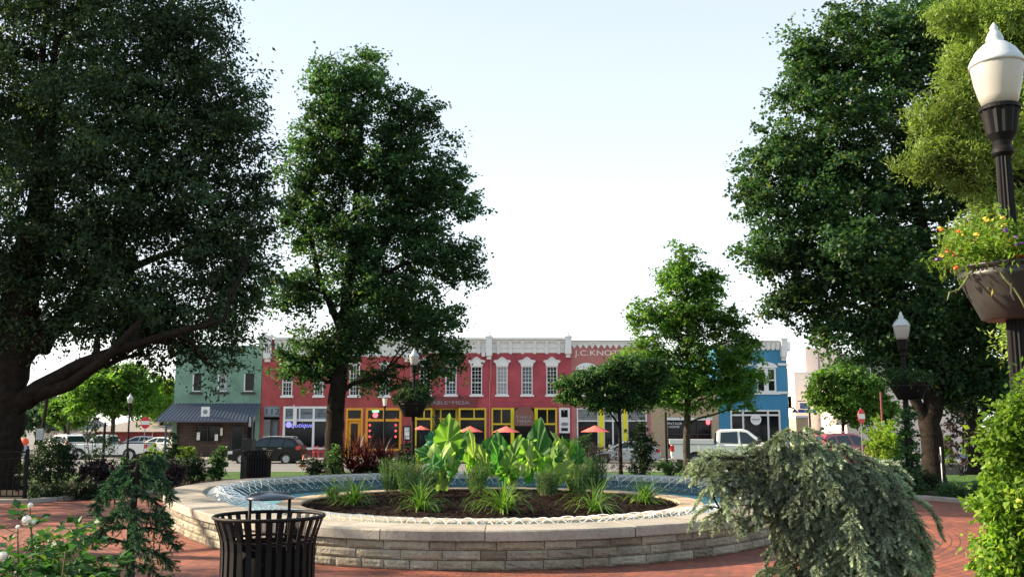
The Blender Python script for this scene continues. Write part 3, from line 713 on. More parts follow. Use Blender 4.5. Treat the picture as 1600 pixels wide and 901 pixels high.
def on_mulch(px, pb):
    z = .40
    for _ in range(6):
        p = gp(px, pb, z); z = mulch_z(p.x, p.y)
    return Vector((p.x, p.y, z))
for i, (px, pb, h, n, lab) in enumerate([(520,780,.34,60,'grassy daylily clump at the left tip of the island'),(553,788,.36,80,'second daylily clump from the left tip of the island'),
        (658,797,.34,75,'daylily clump at the front edge between the rosemary and the kerb'),(785,801,.42,90,'bright daylily clump at the middle of the island front'),
        (928,799,.42,60,'loose yellow green daylily with long arching blades right of the middle'),(1008,786,.32,80,'sunlit daylily clump near the right end of the island'),
        (1018,768,.30,70,'darker daylily clump behind the sunlit one at the right end'),(960,757,.2,40,'tiny grass tuft on the far side of the island')]):
    p = on_mulch(px, pb); t = empty('daylily_clump', p, lab, 'plant', 'daylily clumps around the island')
    o = blades('leaves', int(n*1.5), h*1.7, .62, .010, M['leaf_grass'], 300+i, up=.35); o.parent = t
for i, (px, pb, h, R, n, lab) in enumerate([(612,770,.62,.22,70,'tall rosemary bush at the left of the island'),(640,772,.58,.24,75,'rosemary bush touching the left of the draped pale leaf'),(668,778,.42,.16,40,'low rosemary bush beneath the draped pale leaf'),
        (855,775,.40,.20,60,'rosemary bush under the tallest upright leaf'),(905,772,.52,.18,50,'pale tipped rosemary bush right of the middle'),(930,770,.58,.24,70,'rightmost rosemary bush on the island'),
        (690,765,.5,.2,40,'rosemary bush deep between the big leaves'),(745,770,.45,.2,45,'rosemary bush behind the middle daylily')]):
    p = on_mulch(px, pb); t = empty('rosemary_bush', p, lab, 'plant', 'rosemary bushes between the elephant ears')
    h *= 1.22 if i > 1 else 1.12; R *= 1.15; n = int(n*1.6)
    o = spikes('foliage', n, h, R, M['leaf_spike'], 330+i); o.parent = t
    o = stemset(n//3, h, R, i).build('stems', M['stem']); o.parent = t

M['ear_green'] = leafmat('ear_leaf_green', (.022,.11,.028), (.045,.16,.035), trans=.42, rough=.55, vein=True)
M['ear_blue'] = leafmat('ear_leaf_dark', (.010,.075,.045), (.02,.11,.06), trans=.25, rough=.3, vein=True)
M['ear_lime'] = leafmat('ear_leaf_lime', (.085,.20,.025), (.15,.28,.045), trans=.5, rough=.55, vein=True)
M['ear_pale'] = leafmat('ear_leaf_pale', (.20,.31,.08), (.30,.38,.13), trans=.42, rough=.4, vein=True)
def ear_leaf(name, L, Wd, m, seed, fold=.25, droop=.25):
    """heart-shaped leaf; petiole joins at the origin, tip along +Y, upper side +Z"""
    rs = random.Random(seed); na, nr = 72, 7; V = [(0, 0, 0)]; ve = [1.0]; ph = rs.uniform(0, 6)
    for k in range(1, nr + 1):
        u = k / nr
        for i in range(na):
            a = 2*PI*i/na; t = abs((a + PI) % (2*PI) - PI)         # 0 at the tip, PI at the notch
            r = .66 - .24*math.sin(min(t, PI/2))**.8 if t < PI/2 else .42 + .05*math.sin((t-PI/2)*2)
            if t > 2.6: r *= 1 - .8*((t-2.6)/(PI-2.6))**1.2
            if t < .35: r += .07*(1-t/.35)**1.5
            x = math.sin(a)*r*u*Wd*1.12; y = math.cos(a)*r*u*L
            rib = abs(math.sin(t*3.5+.1)); z = fold*abs(x)*(1-.3*u) - droop*L*(y/L)**2*u - .10*L*u**3*(t > 1.8)
            z += (.018+.028*u)*L*(rib-.5) + .05*L*u**3*math.sin(a*9+ph) + .045*L*u**2*math.sin(a*4+ph*2)
            x *= 1 + .07*u*u*math.sin(a*13+ph); y *= 1 + .04*u*u*math.sin(a*17+ph*3)
            V.append((x, y, z)); ve.append(max(0, 1-rib*7)*.8*(1-.5*u) if t > .08 else .9)
    fs = [(0, 1+i, 1+(i+1)%na) for i in range(na)]
    for k in range(nr-1):
        for i in range(na): a = 1+k*na; fs.append((a+i, a+na+i, a+na+(i+1)%na, a+(i+1)%na))
    me = bpy.data.meshes.new(name); me.from_pydata(V, [], fs); me.materials.append(m)
    me.polygons.foreach_set('use_smooth', [True]*len(fs))
    at_ = me.attributes.new('vein', 'FLOAT', 'POINT'); at_.data.foreach_set('value', ve)
    o = bpy.data.objects.new(name, me); COL.objects.link(o); return o
ear_i = [0]
def ears(px, pb, lab, leaves, extra=6):
    """leaves: (px, py) of the petiole joint, length and width in photo pixels, roll in degrees of the tip in the picture
    (0 up, 90 right, 180 down), facing yaw, pitch, colour, depth offset"""
    p = on_mulch(px, pb); t = empty('elephant_ear_plant', p, lab, 'plant', 'elephant ear plants in the island')
    for (lx, ly, L, Wd, roll, yaw, pit, mt, dy) in leaves:
        ear_i[0] += 1; Y = p.y + dy; k = Y / F; j = at(lx, ly, Y)
        o = ear_leaf('leaf', L*k*.92, Wd*k*.78, M[mt], ear_i[0]); o.parent = t; o.location = j - p
        R = Matrix.Rotation(math.radians(yaw), 4, 'Z') @ Matrix.Rotation(math.radians(pit), 4, 'X') @ Matrix.Rotation(PI/2, 4, 'X') @ Matrix.Rotation(math.radians(-roll), 4, 'Z')
        o.rotation_euler = R.to_euler()
        mb = MB(); a = Vector((0, 0, -.05)); b = j - p; c = a.lerp(b, .6) + Vector((-b.x*.25, .0, b.z*.12))
        pts = [a*(1-u)**2 + c*2*u*(1-u) + b*u*u for u in [q/8 for q in range(9)]]
        mb.tube(pts, [.016 - .009*q/8 for q in range(9)], 7); s = mb.build('petiole', M['petiole'], smooth=True); s.parent = t
    rg = random.Random(int(px) + 5)
    for q in range(5):                                 # smaller inner leaves
        ear_i[0] += 1; Y = p.y + rg.uniform(-.3, .35); k = Y / F; j = at(px + rg.uniform(-34, 34), rg.uniform(706, 742), Y)
        o = ear_leaf('leaf', rg.uniform(30, 52)*k, rg.uniform(20, 34)*k, M[rg.choice(['ear_green','ear_green','ear_lime','ear_lime','ear_pale'])], ear_i[0]); o.parent = t; o.location = j - p
        R = Matrix.Rotation(rg.uniform(-1.1, 1.1), 4, 'Z') @ Matrix.Rotation(rg.uniform(-.7, .1), 4, 'X') @ Matrix.Rotation(PI/2, 4, 'X') @ Matrix.Rotation(rg.choice([0, .3, -.3, .9, -.9, 2.6]), 4, 'Z')
        o.rotation_euler = R.to_euler(); mb = MB(); b = j - p; mb.tube([Vector((0,0,-.05)), Vector((b.x*.25, b.y*.3, b.z*.55)), Vector((b.x*.8, b.y, b.z*.95)), b], [.014,.011,.008,.006], 6); mb.build('petiole', M['petiole'], parent=t, smooth=True)
    for q in range(extra):                             # young rolled shoots and stalks
        mb = MB(); a = rg.uniform(0, 2*PI); h = rg.uniform(.25, .55); d = rg.uniform(.05, .22)
        pts = [Vector((math.cos(a)*d*u*u, math.sin(a)*d*u*u, h*u-.04)) for u in (0, .25, .5, .75, 1)]
        mb.tube(pts, [.014, .013, .011, .016, .003], 6); mb.build('young_shoot', M['petiole'], parent=t, smooth=True)
    return t
M['petiole'] = mat('petiole', (.20,.30,.07), .45)
M['petiole'].node_tree.nodes['Principled BSDF'].inputs['Subsurface Weight'].default_value = .15
ears(632,760,'elephant ear plant with one dark blue green leaf at the far left of the row',[(641,690,66,80,222,-15,-25,'ear_blue',-.25),(626,712,48,44,150,20,-10,'ear_blue',-.2),(652,716,50,44,200,10,-10,'ear_green',-.1)],3)
ears(690,768,'elephant ear plant with a long pale leaf draped over the rosemary',[(688,722,88,56,178,-10,-8,'ear_pale',-.1),(682,690,46,52,20,-20,-30,'ear_blue',.3),(700,688,66,60,5,10,-12,'ear_lime',.15),(712,705,56,44,20,-25,-15,'ear_green',.2),(674,712,44,46,-60,20,-30,'ear_green',0)],7)
ears(742,766,'elephant ear plant with tall pale green leaves left of the middle',[(740,712,70,34,-5,40,-5,'ear_pale',0),(756,722,72,44,10,-25,-10,'ear_green',.1),(733,724,44,26,-30,40,-10,'ear_lime',-.1),(770,706,44,30,50,10,-30,'ear_pale',.1)],8)
ears(800,768,'elephant ear plant with broad bright leaves behind the middle daylily',[(783,716,66,52,-5,20,-8,'ear_green',.15),(802,716,60,40,12,-20,-10,'ear_lime',.05),(810,698,56,32,62,10,-35,'ear_green',.2),(793,732,56,40,-12,15,-5,'ear_green',-.15),(825,725,56,26,20,40,-5,'ear_pale',-.1)],8)
ears(862,768,'elephant ear plant with the tallest upright leaf in the row',[(838,718,104,64,3,-12,-6,'ear_green',.15),(850,730,52,34,-25,30,-10,'ear_lime',-.05),(862,716,44,30,45,10,-30,'ear_green',.1)],7)
ears(892,768,'rightmost elephant ear plant, with a lime leaf lit from behind',[(874,706,52,30,-12,40,-5,'ear_pale',-.05),(888,706,56,40,168,-20,-6,'ear_lime',0),(880,722,66,38,8,25,-8,'ear_lime',-.05),(868,728,44,26,60,0,-30,'ear_green',0)],6)
ears(765,760,'elephant ear plant half hidden at the back of the middle',[(720,700,50,44,-10,10,-15,'ear_green',.1),(765,722,58,42,15,-20,-10,'ear_lime',.1),(815,728,54,38,-8,20,-10,'ear_green',.1)],4)

# ------------------------------------------------------------------ spruces and cedar: bottle-brush shoots
def brush(p0, p1, nn, nl, wd, rs, ang=.85):
    """needles round shoots: arrays of start and end points -> needle triangles"""
    m = len(p0); ax = p1 - p0; Ls = np.linalg.norm(ax, axis=1, keepdims=True); d = ax / Ls
    i = np.repeat(np.arange(m), nn); t = rs.random(len(i))
    side = rs.normal(size=(len(i), 3)); side -= d[i]*(side*d[i]).sum(1, keepdims=True); side = unit(side)
    nd = unit(d[i]*math.cos(ang) + side*math.sin(ang) + d[i]*(t[:, None]**3)*1.2)
    b = p0[i] + ax[i]*t[:, None]; ln = nl * rs.uniform(.75, 1.2, len(i)) * (1 - .35*t)
    s = unit(np.cross(nd, rs.normal(size=(len(i), 3)))) * wd
    v = np.stack([b - s, b + s, b + nd*ln[:, None]], 1).reshape(-1, 3)
    tint = (rs.uniform(.5, 1.35, m)[i] * (.75 + .5*t)).astype(np.float32)
    return v, np.arange(len(i)*3).reshape(-1, 3), np.repeat(tint, 3)
def set_tint(o, tint):
    a = o.data.attributes.new('tint', 'FLOAT', 'POINT'); a.data.foreach_set('value', tint); return o
def cores(mb, p0, p1, r, n=4):
    for a, b in zip(p0, p1): mb.tube([a, b], [r, r*.4], n, cap=False)
# weeping blue spruce, right foreground
sp_rs = np.random.default_rng(5); SY = 5.4
sb = Vector((at(1300, 900, SY).x, SY, 0)); spruce = empty('weeping_spruce', sb, 'weeping blue spruce draping a mound of silvery shoots in front of the fountain', 'tree')
limbs = []
def limb(ps): limbs.append([at(a, b, SY + d) for a, b, d in ps])
limb([(1290,960,0),(1285,800,0),(1270,740,0),(1262,705,0),(1240,690,0)])
for d in (-.12, .1): limb([(1262,712,0),(1215,712,d*.6),(1165,716,d),(1120,714,d*1.2),(1094,722,d*1.3)])
for d in (-.1, .15): limb([(1262,710,0),(1300,716,d*.7),(1340,750,d*1.1),(1370,800,d*1.2),(1385,860,d*1.2)])
P0 = []; P1 = []; mbs = MB()
for L in limbs: mbs.tube(L, [.024 - .02*i/(len(L)-1) for i in range(len(L))], 6)
# drooping boughs hang from the arching limbs in overlapping tiers; each carries short plump shoots
slobes = [((1230,683,34,20),1.),((1270,690,30,16),1.),((1285,704,36,18),1.1),((1205,702,22,16),1.),((1172,712,30,12),.8),((1140,716,24,12),.7),((1115,722,12,9),.6),
    ((1112,742,9,20),.6),((1140,735,14,24),.7),((1150,775,14,30),.6),((1178,770,20,48),.8),((1128,800,10,18),.5),((1205,775,22,60),1.),
    ((1245,750,46,55),1.1),((1310,760,62,58),1.2),((1365,790,48,52),1.2),((1262,820,36,60),1.1),((1330,850,75,72),1.2),((1385,850,30,56),1.1),
    ((1395,905,30,50),1.1),((1250,900,42,46),1.1),((1300,950,90,70),1.2),((1370,950,60,60),1.1),((1222,925,30,34),1.),((1345,742,38,24),1.)]
areas = [(l[0][2]*l[0][3])**.85*l[1] for l in slobes]; tot = sum(areas); SC = at(1300, 800, SY)
for (lp, dep), ar in zip(slobes, areas):
    c, r = lobe(*lp, SY, dep); c = Vector(c); nb = int(450*ar/tot) + 4
    for q in range(nb):
        n = Vector(sp_rs.normal(size=3)).normalized(); n.z = n.z*.8 + .25; n.normalize()
        if n.y > .5 and sp_rs.random() < .5: n.y = -n.y
        p = c + Vector((n.x*r[0], n.y*r[1], n.z*r[2])) * sp_rs.uniform(.55, .95)
        out = Vector((n.x + (.05 if p.x > SC.x else -.3), n.y, 0)); out = out.normalized() if out.length > .01 else Vector((0,-1,0))
        arm = lp[0] < 1240 and lp[1] < 745; Lb = sp_rs.uniform(.10, .19) if arm else (sp_rs.uniform(.14, .26) if lp[0] < 1270 else sp_rs.uniform(.16, .30))
        d = (out*.9 + Vector((0,0,.25)) + Vector(sp_rs.normal(size=3))*.2).normalized(); st = .028; line = [p]
        for k in range(int(Lb/st)):
            d = (d + Vector((0,0,-.26)) + Vector(sp_rs.normal(size=3))*.05).normalized(); line.append(line[-1] + d*st)
            if line[-1].z < .04 or line[-1].x > SC.x + .52 or (line[-1].x < SC.x - .42 and line[-1].z < SC.z - .08): break
        if len(line) < 3: continue
        mbs.tube(line, [.004]*(len(line)-1)+[.002], 4, cap=False)
        for k in range(1, len(line)-1):
            dd = (line[k+1]-line[k]).normalized(); sd_ = dd.cross(Vector((0,0,1)) if abs(dd.z) < .9 else out).normalized()
            P0.append(line[k]); P1.append(line[k] + dd*st*1.6)
            sg = 1 if k % 2 else -1; o = (dd*.75 + sd_*sg*.75 + out*.25 + Vector((0,0,-.15)) + Vector(sp_rs.normal(size=3))*.15).normalized()
            l = sp_rs.uniform(.055, .105) * (1.1 - .5*k/len(line)); P0.append(line[k]); P1.append(line[k] + o*l)
        P0.append(line[-1]); P1.append(line[-1] + d*.05)
    for q in range(int((900 if lp[1] < 780 else 2600)*ar/tot)):                   # dim inner shoots behind the boughs
        n = Vector(sp_rs.normal(size=3)).normalized(); p = c + Vector((n.x*r[0], n.y*r[1], n.z*r[2]))*sp_rs.uniform(.2, .8); o = Vector((n.x*.4, n.y*.4, -.8)).normalized(); P0.append(p); P1.append(p + o*.11)
    mbs.tube(wobble(min(sum(limbs, []), key=lambda v: (v-c).length), c, 4, .05, random.Random(int(lp[0]))), [.012,.010,.008,.006,.004], 5)
for L in limbs[1:]:                                    # needles clothe the limbs themselves
    for k in range(46):
        u = (.12 + .88*k/46) * (len(L)-1); i = min(int(u), len(L)-2); p = L[i].lerp(L[i+1], u-i); dd = (L[i+1]-L[i]).normalized()
        o = (dd*.7 + Vector(sp_rs.normal(size=3))*.6 + Vector((0,0,.55 if k % 3 else -.4))).normalized(); P0.append(p); P1.append(p + o*sp_rs.uniform(.05, .09)); P0.append(p); P1.append(p + dd*.05)
P0 = np.array([tuple(p) for p in P0]); P1 = np.array([tuple(p) for p in P1])
print('shoots', len(P0))
v, f, tn = brush(P0, P1, 74, .024, .0022, sp_rs, ang=1.0)
place(set_tint(npmesh('needles', v, f, M['needle_blue']), tn), spruce)
cores(mbs, [Vector(p) for p in P0[::1]], [Vector(p) for p in P1[::1]], .0022, 3)
place(mbs.build('branches', M['bark']), spruce)
print('spruce shoots', len(P0))
# nodding cedar, left foreground
cb = Vector((at(205, 900, 4.3).x, 4.3, 0)); cedar = empty('weeping_cedar', cb, 'small dark green nodding cedar with tiered drooping boughs beside the white roses', 'tree')
mbs = MB(); P0 = []; P1 = []; CYc = 4.3
tl = [at(208,1200,CYc), at(205,1000,CYc), at(203,900,CYc), at(205,820,CYc), at(212,760,CYc), at(216,722,CYc), at(228,706,CYc), at(243,707,CYc)]
mbs.tube(tl, [.025,.022,.02,.017,.013,.009,.006,.003], 7)
rs2 = np.random.default_rng(77)
def bough(a, b, n, spread, ln):
    a = Vector(a); b = Vector(b); sag = (b-a).length*.18
    pts = [a.lerp(b, u) + Vector((0, 0, sag*math.sin(PI*u*.9))) for u in np.linspace(0, 1, 9)]
    mbs.tube(pts, [.007*(1-.8*i/8) for i in range(9)], 5)
    for q in range(n):
        u = rs2.uniform(.1, 1)*8; i = min(int(u), 7); p = pts[i].lerp(pts[i+1], u-i); w = spread*(.35+.8*math.sin(PI*min(u/8, 1)*.8))
        o = Vector((rs2.normal(), rs2.normal(), rs2.normal()*.35)).normalized()*.75 + (pts[i+1]-pts[i]).normalized()*.9 + Vector((0, 0, -.25))
        e = p + o.normalized()*w*rs2.uniform(.4, 1); P0.append(p); P1.append(e)
        for _ in range(2):
            o2 = (o.normalized() + Vector(rs2.normal(size=3))*.5).normalized(); s = p.lerp(e, rs2.uniform(.3, .9)); P0.append(s); P1.append(s + o2*w*.45)
for (ax, ay, bx, by, dy) in [(205,728,168,762,.0),(215,730,262,768,-.05),(210,742,150,792,-.1),(212,745,268,782,.1),(207,770,150,806,.1),(210,775,262,812,-.1),(206,795,148,842,-.12),(208,800,268,838,.0),
        (205,825,120,858,-.1),(207,830,272,858,-.15),(204,850,100,872,.05),(206,860,268,885,.1),(204,875,95,905,-.15),(205,885,265,925,-.1),(204,905,80,950,0),(205,915,275,960,0),(206,760,190,800,-.25),(208,800,215,850,-.25),(206,850,200,900,-.3),(210,720,235,722,0),
        (206,740,225,775,.25),(206,790,180,830,.3),(207,840,230,880,.3),(240,707,248,722,0)]:
    bough(at(ax, ay, CYc), at(bx, by, CYc+dy), 44, .062, 0)
P0 = np.array([tuple(p) for p in P0]); P1 = np.array([tuple(p) for p in P1])
v, f, tn = brush(P0, P1, 30, .014, .0012, rs2, ang=.75)
place(set_tint(npmesh('needles', v, f, M['needle_green']), tn), cedar)
cores(mbs, [Vector(p) for p in P0], [Vector(p) for p in P1], .0025, 3)
place(mbs.build('branches', M['bark']), cedar)

# rose bush
def pinnate(name, tips, rs, m, L=.035, per=7, aspect=.7):
    c = []; d = []; nr = []
    for a, b in tips:
        a = np.array(a); b = np.array(b); ax = b - a; l = np.linalg.norm(ax); ax /= l; s = np.cross(ax, [0, 0, 1.]); s /= max(np.linalg.norm(s), 1e-6)
        for k in range(per):
            u = .25 + .75*((k+1)//2)/((per-1)/2); sg = 0 if k == 0 else (1 if k % 2 else -1)
            if k == 0: u = 1.0
            dd = ax*.5 + s*sg + rs.normal(size=3)*.2; dd /= np.linalg.norm(dd); c.append(a + ax*l*u + dd*L*.5); d.append(dd); nr.append(np.array([0, 0, 1.]) + rs.normal(size=3)*.45)
    c = np.array(c); d = np.array(d); nr = np.array(nr); nr = unit(nr - d*(nr*d).sum(1, keepdims=True)); LL = L*rs.uniform(.7, 1.3, len(c))
    v, f = leaf_arrays(c, d, nr, LL, LL*aspect); return npmesh(name, v, f, m)
M['leaf_rose'] = leafmat('rose_leaves', (.018,.055,.022), (.035,.10,.03), (.16,.22,.04), trans=.3)
M['petal'] = mat('white_petal', (.78,.80,.76), .5); M['petal'].node_tree.nodes['Principled BSDF'].inputs['Subsurface Weight'].default_value = .2
RY = 3.9; rb = Vector((at(70, 1000, RY).x, RY, 0)); rose = empty('rose_bush', rb, 'leafy rose bush with small white blooms in the bottom left corner', 'plant')
rs3 = np.random.default_rng(9); tips = []; mbs = MB(); rg = random.Random(9)
canes = [((60,1000),(50,860),(47,790)),((80,1000),(70,880),(42,812)),((50,1000),(25,900),(28,824)),((20,1000),(5,900),(2,868)),((90,1000),(95,880),(112,818)),((100,1000),(110,900),(90,835)),((120,1000),(140,910),(165,868)),((60,1000),(62,900),(70,835)),
         ((40,1000),(30,940),(20,880)),((90,1000),(80,930),(55,870)),((120,1000),(125,930),(135,880)),((140,1000),(155,940),(150,890)),((70,1000),(90,920),(85,862)),((100,1000),(60,930),(98,895)),((0,1000),(10,950),(-10,900)),((130,1000),(100,950),(60,905)),((20,1000),(60,960),(35,910)),((70,1000),(110,960),(115,900))]
for k, cn in enumerate(canes):
    dy = rg.uniform(-.35, .3); a, b, c = [at(x, y, RY+dy*(1 if i else .3)) for i, (x, y) in enumerate(cn)]
    pts = [a.lerp(b, u).lerp(b.lerp(c, u), u) for u in np.linspace(0, 1, 10)]; mbs.tube(pts, [.006-.004*i/9 for i in range(10)], 5)
    for q in range(16 if k > 3 else 9):
        u = rg.uniform(.25, .97)*9; i = int(u); p = pts[i].lerp(pts[min(i+1, 9)], u-i); tips.append((p, p + Vector((rg.gauss(0,1), rg.gauss(0,1), rg.gauss(.3,.5))).normalized()*rg.uniform(.06, .12)))
for a, b in tips: mbs.tube([a, b], [.0015, .001], 3, cap=False)
place(pinnate('leaves', tips, rs3, M['leaf_rose'], .046, 7, .62), rose); place(mbs.build('canes', M['stem']), rose)
def bloom(c, r, n, seed):
    rg = random.Random(seed); mb = MB()
    for k in range(n):                                 # cupped petals wrapped about a small heart
        zz = 1 - 2*(k+.5)/n; a = k*2.4; q = math.sqrt(1-zz*zz); u = Vector((q*math.cos(a), q*math.sin(a), zz))
        s_ = u.orthogonal().normalized(); t_ = u.cross(s_); s_, t_ = (s_*math.cos(k)+t_*math.sin(k)), (t_*math.cos(k)-s_*math.sin(k)); w = r*rg.uniform(.42, .58); d = r*rg.uniform(.45, .85)
        p = c + u*d; lift = u*w*.35
        mb.add([p - s_*w + lift, p - t_*w*.8, p + s_*w + lift*.6, p + t_*w + lift*1.3, p], [(0,1,4),(1,2,4),(2,3,4),(3,0,4)])
    return mb
for k, (px, py, r) in enumerate([(47,789,.014),(41,812,.024),(28,823,.011),(4,868,.024),(52,815,.014)]):
    place(bloom(at(px, py, RY-.36), r*.72, 26, k).build('bloom', M['petal'], smooth=True), rose)
# low spreading leaves between the roses and the cedar
t = shrub('leafy_bush', 'low leafy green bush between the roses and the cedar', 'plant', 120, 1060, 190, 175, 3.7, 'leaf_rose', 402, 4200, .05, z=0.0, clump=.10, aspect=.45)
t = shrub('young_seedling', 'tiny yellow green seedling poking up left of the trash can', 'plant', 322, 960, 24, 70, 5.2, 'leaf_lime', 403, 60, .035, z=0.0, clump=.03, aspect=.4)
# bright bush at the right edge
def wall_bush(name, lab, lobes, n, size, mt, seed, base, clump=.09, aspect=.6):
    t = empty(name, base, lab, 'plant'); o, cc = foliage('foliage', lobes, n, size, M[mt], None, seed, clump, 36, aspect, .9, .42, False, .1); place(o, t)
    mb = MB(); rg = random.Random(seed)
    for q in range(46):
        s = cc[rg.randrange(len(cc))]; mb.tube(wobble((base[0]+rg.uniform(-.1,.1), base[1]+rg.uniform(-.1,.1), 0), s, 4, .04, rg), [.010,.008,.006,.004,.002], 4)
    place(mb.build('stems', M['bark']), t); return t
BY = 4.6; bx = at(1612, 900, BY).x
M['leaf_bright'] = leafmat('bright_leaves', (.07,.14,.022), (.15,.24,.035), (.28,.32,.05), trans=.42, rough=.4)
wall_bush('leafy_shrub', 'sunlit yellow green shrub at the right edge below the lamp post', [lobe(*a, BY, 1) for a in [(1600,650,45,40),(1590,700,48,45),(1585,770,48,50),(1590,840,52,50),(1590,910,55,55),(1560,690,22,30),(1640,760,60,160),(1640,650,40,50),(1562,800,24,50),(1555,880,26,40)]], 24000, .034, 'leaf_bright', 411, (bx, BY, 0), .085, .55)
# ------------------------------------------------------------------ trash receptacles
def trash_can(lab, loc, bonnet=True, rz=0):
    t = empty('trash_receptacle', loc, lab, 'trash can', rz=rz)
    n = 30
    for i in range(n):
        a = 2*PI*i/n; h = Vector((math.cos(a), math.sin(a), 0)); s = Vector((-math.sin(a), math.cos(a), 0)); w = .019; vs = []
        prof = [(.305,.03),(.318,.10),(.322,.45),(.322,.74),(.330,.81),(.348,.87),(.368,.925),(.376,.955)]
        for r, z in prof:
            for dr, sg in ((0,-1),(0,1),(-.006,1),(-.006,-1)): vs.append(h*(r+dr) + s*w*sg + Vector((0,0,z)))
        m = len(prof); mb = MB()
        mb.add(vs, [(4*k+j, 4*k+(j+1)%4, 4*k+4+(j+1)%4, 4*k+4+j) for k in range(m-1) for j in range(4)] + [(3,2,1,0), (4*m-4,4*m-3,4*m-2,4*m-1)])
        mb.build('slat', M['black_metal'], parent=t)
    def torus(r, z, rr):
        mb = MB(); N = 48; vs = []; q = 8
        for i in range(N):
            a = 2*PI*i/N
            for j in range(q): b = 2*PI*j/q; vs.append(((r+rr*math.cos(b))*math.cos(a), (r+rr*math.cos(b))*math.sin(a), z+rr*math.sin(b)))
        mb.add(vs, [(i*q+j, ((i+1)%N)*q+j, ((i+1)%N)*q+(j+1)%q, i*q+(j+1)%q) for i in range(N) for j in range(q)]); return mb
    torus(.378, .958, .013).build('rim', M['black_metal'], parent=t, smooth=True)
    for z in (.06, .80): torus(.312, z, .009).build('hoop', M['black_metal'], parent=t, smooth=True)
    mb = MB(); mb.lathe([(.25,.05),(.285,.06),(.29,.78),(.283,.78),(.275,.10),(.01,.09)], 32, caps=False); mb.build('liner', M['liner'], parent=t, smooth=True)
    if bonnet:
        mb = MB(); mb.lathe([(.165,1.075),(.170,1.082),(.168,1.090),(.13,1.108),(.08,1.122),(.03,1.128),(.001,1.129)], 40, caps=False); mb.add([(.165*math.cos(2*PI*i/40), .165*math.sin(2*PI*i/40), 1.075) for i in range(40)], [tuple(range(39,-1,-1))])
        mb.build('bonnet', M['blue_black'], parent=t, smooth=True)
        for sx in (-1, 1):
            mb = MB(); mb.tube([(sx*.135,0,1.08),(sx*.135,0,.78),(sx*.28,0,.72)], .011, 8); mb.build('bonnet_post', M['black_metal'], parent=t, smooth=True)
    return t
p = gp(421, 986, 0); bx_ = at(421, 805, 6.9)
trash_can('black slatted trash can with domed bonnet in front of the basin wall', (bx_.x, 6.9, .012), rz=.15)
bx_ = at(379, 712, 22.8)
trash_can('black slatted trash can on the far side of the fountain', (bx_.x, 24.2, .012), bonnet=False)

# ------------------------------------------------------------------ the street front
FY = 72.0
def U(px, py=620, Y=FY): return at(px, py, Y).x
def V_(py, Y=FY): return at(800, py, Y).z
GZ = -.70
M['green_wall'] = brickmat('green_painted_brick', (.165,.285,.215), (.155,.27,.205), (.14,.245,.185), wear=.27, bump=.35)
M['red_wall'] = brickmat('red_painted_brick', (.36,.062,.062), (.34,.058,.058), (.30,.052,.052), wear=.25, bump=.35)
M['rose_wall'] = brickmat('rose_painted_brick', (.40,.066,.085), (.38,.062,.080), (.33,.055,.07), wear=.27, bump=.35)
M['pink_wall'] = mat('pinkish_red', (.47,.15,.14), .7, noise=.1)
M['knott_wall'] = brickmat('old_red_brick', (.42,.085,.075), (.34,.11,.10), (.42,.24,.22), msize=.012, wear=.2, bump=.3)
M['tan_wall'] = mat('tan_stucco', (.42,.31,.20), .85, noise=.12, bump=.15)
M['blue_wall'] = mat('blue_paint', (.035,.21,.37), .6, noise=.12, nscale=1, bump=.1)
M['grey_brick'] = brickmat('grey_brick', (.28,.24,.25), (.22,.19,.20), (.30,.28,.28))
M['cream_wall'] = mat('cream_wall', (.76,.70,.64), .85, noise=.08)
M['pale_pink'] = mat('pale_pink_wall', (.72,.60,.53), .85, noise=.1)
M['brown_stone'] = brickmat('brown_stone', (.055,.035,.028), (.09,.055,.04), (.03,.02,.018), bw=.5, bh=.2, msize=.02)
M['knee_red'] = mat('maroon_panel', (.16,.03,.03), .6, noise=.2)
M['grey_wall'] = mat('grey_paint', (.17,.165,.17), .7, noise=.15)
M['orange'] = mat('orange_yellow_trim', (.68,.30,.015), .5, noise=.05)
M['yellow'] = mat('yellow_trim', (.62,.44,.02), .5, noise=.05)
M['bright_yellow'] = mat('bright_yellow', (.75,.68,.01), .5)
M['metal_roof'] = mat('standing_seam', (.085,.10,.13), .4, metal=.4, noise=.1)
M['roofing'] = mat('flat_roof', (.14,.14,.14), .9)
M['shingle'] = mat('grey_shingles', (.20,.18,.165), .9, noise=.2, nscale=6)
M['glassblock'] = brickmat('glass_blocks', (.24,.26,.27), (.20,.22,.23), (.10,.10,.10), bw=.2, bh=.2, msize=.02, rough=.25)
M['coral'] = mat('coral_canvas', (.60,.12,.10), .7, noise=.06)
M['brown_sign'] = mat('brown_sign', (.20,.08,.055), .6, noise=.1)
M['maroon_sign'] = mat('maroon_sign', (.16,.025,.03), .5)
M['neon'] = mat('lavender_neon', (.3,.3,.7), .4, emit=((.16,.15,.60), .55))
M['neon_red'] = mat('red_neon', (.6,.1,.1), .4, emit=((.9,.08,.10), 1.2))
M['neon_green'] = mat('green_neon', (.1,.5,.2), .4, emit=((.2,.9,.35), .9))
M['black'] = mat('black_paint', (.015,.015,.016), .5)
M['dark_blue'] = mat('dark_lettering', (.02,.03,.05), .5)

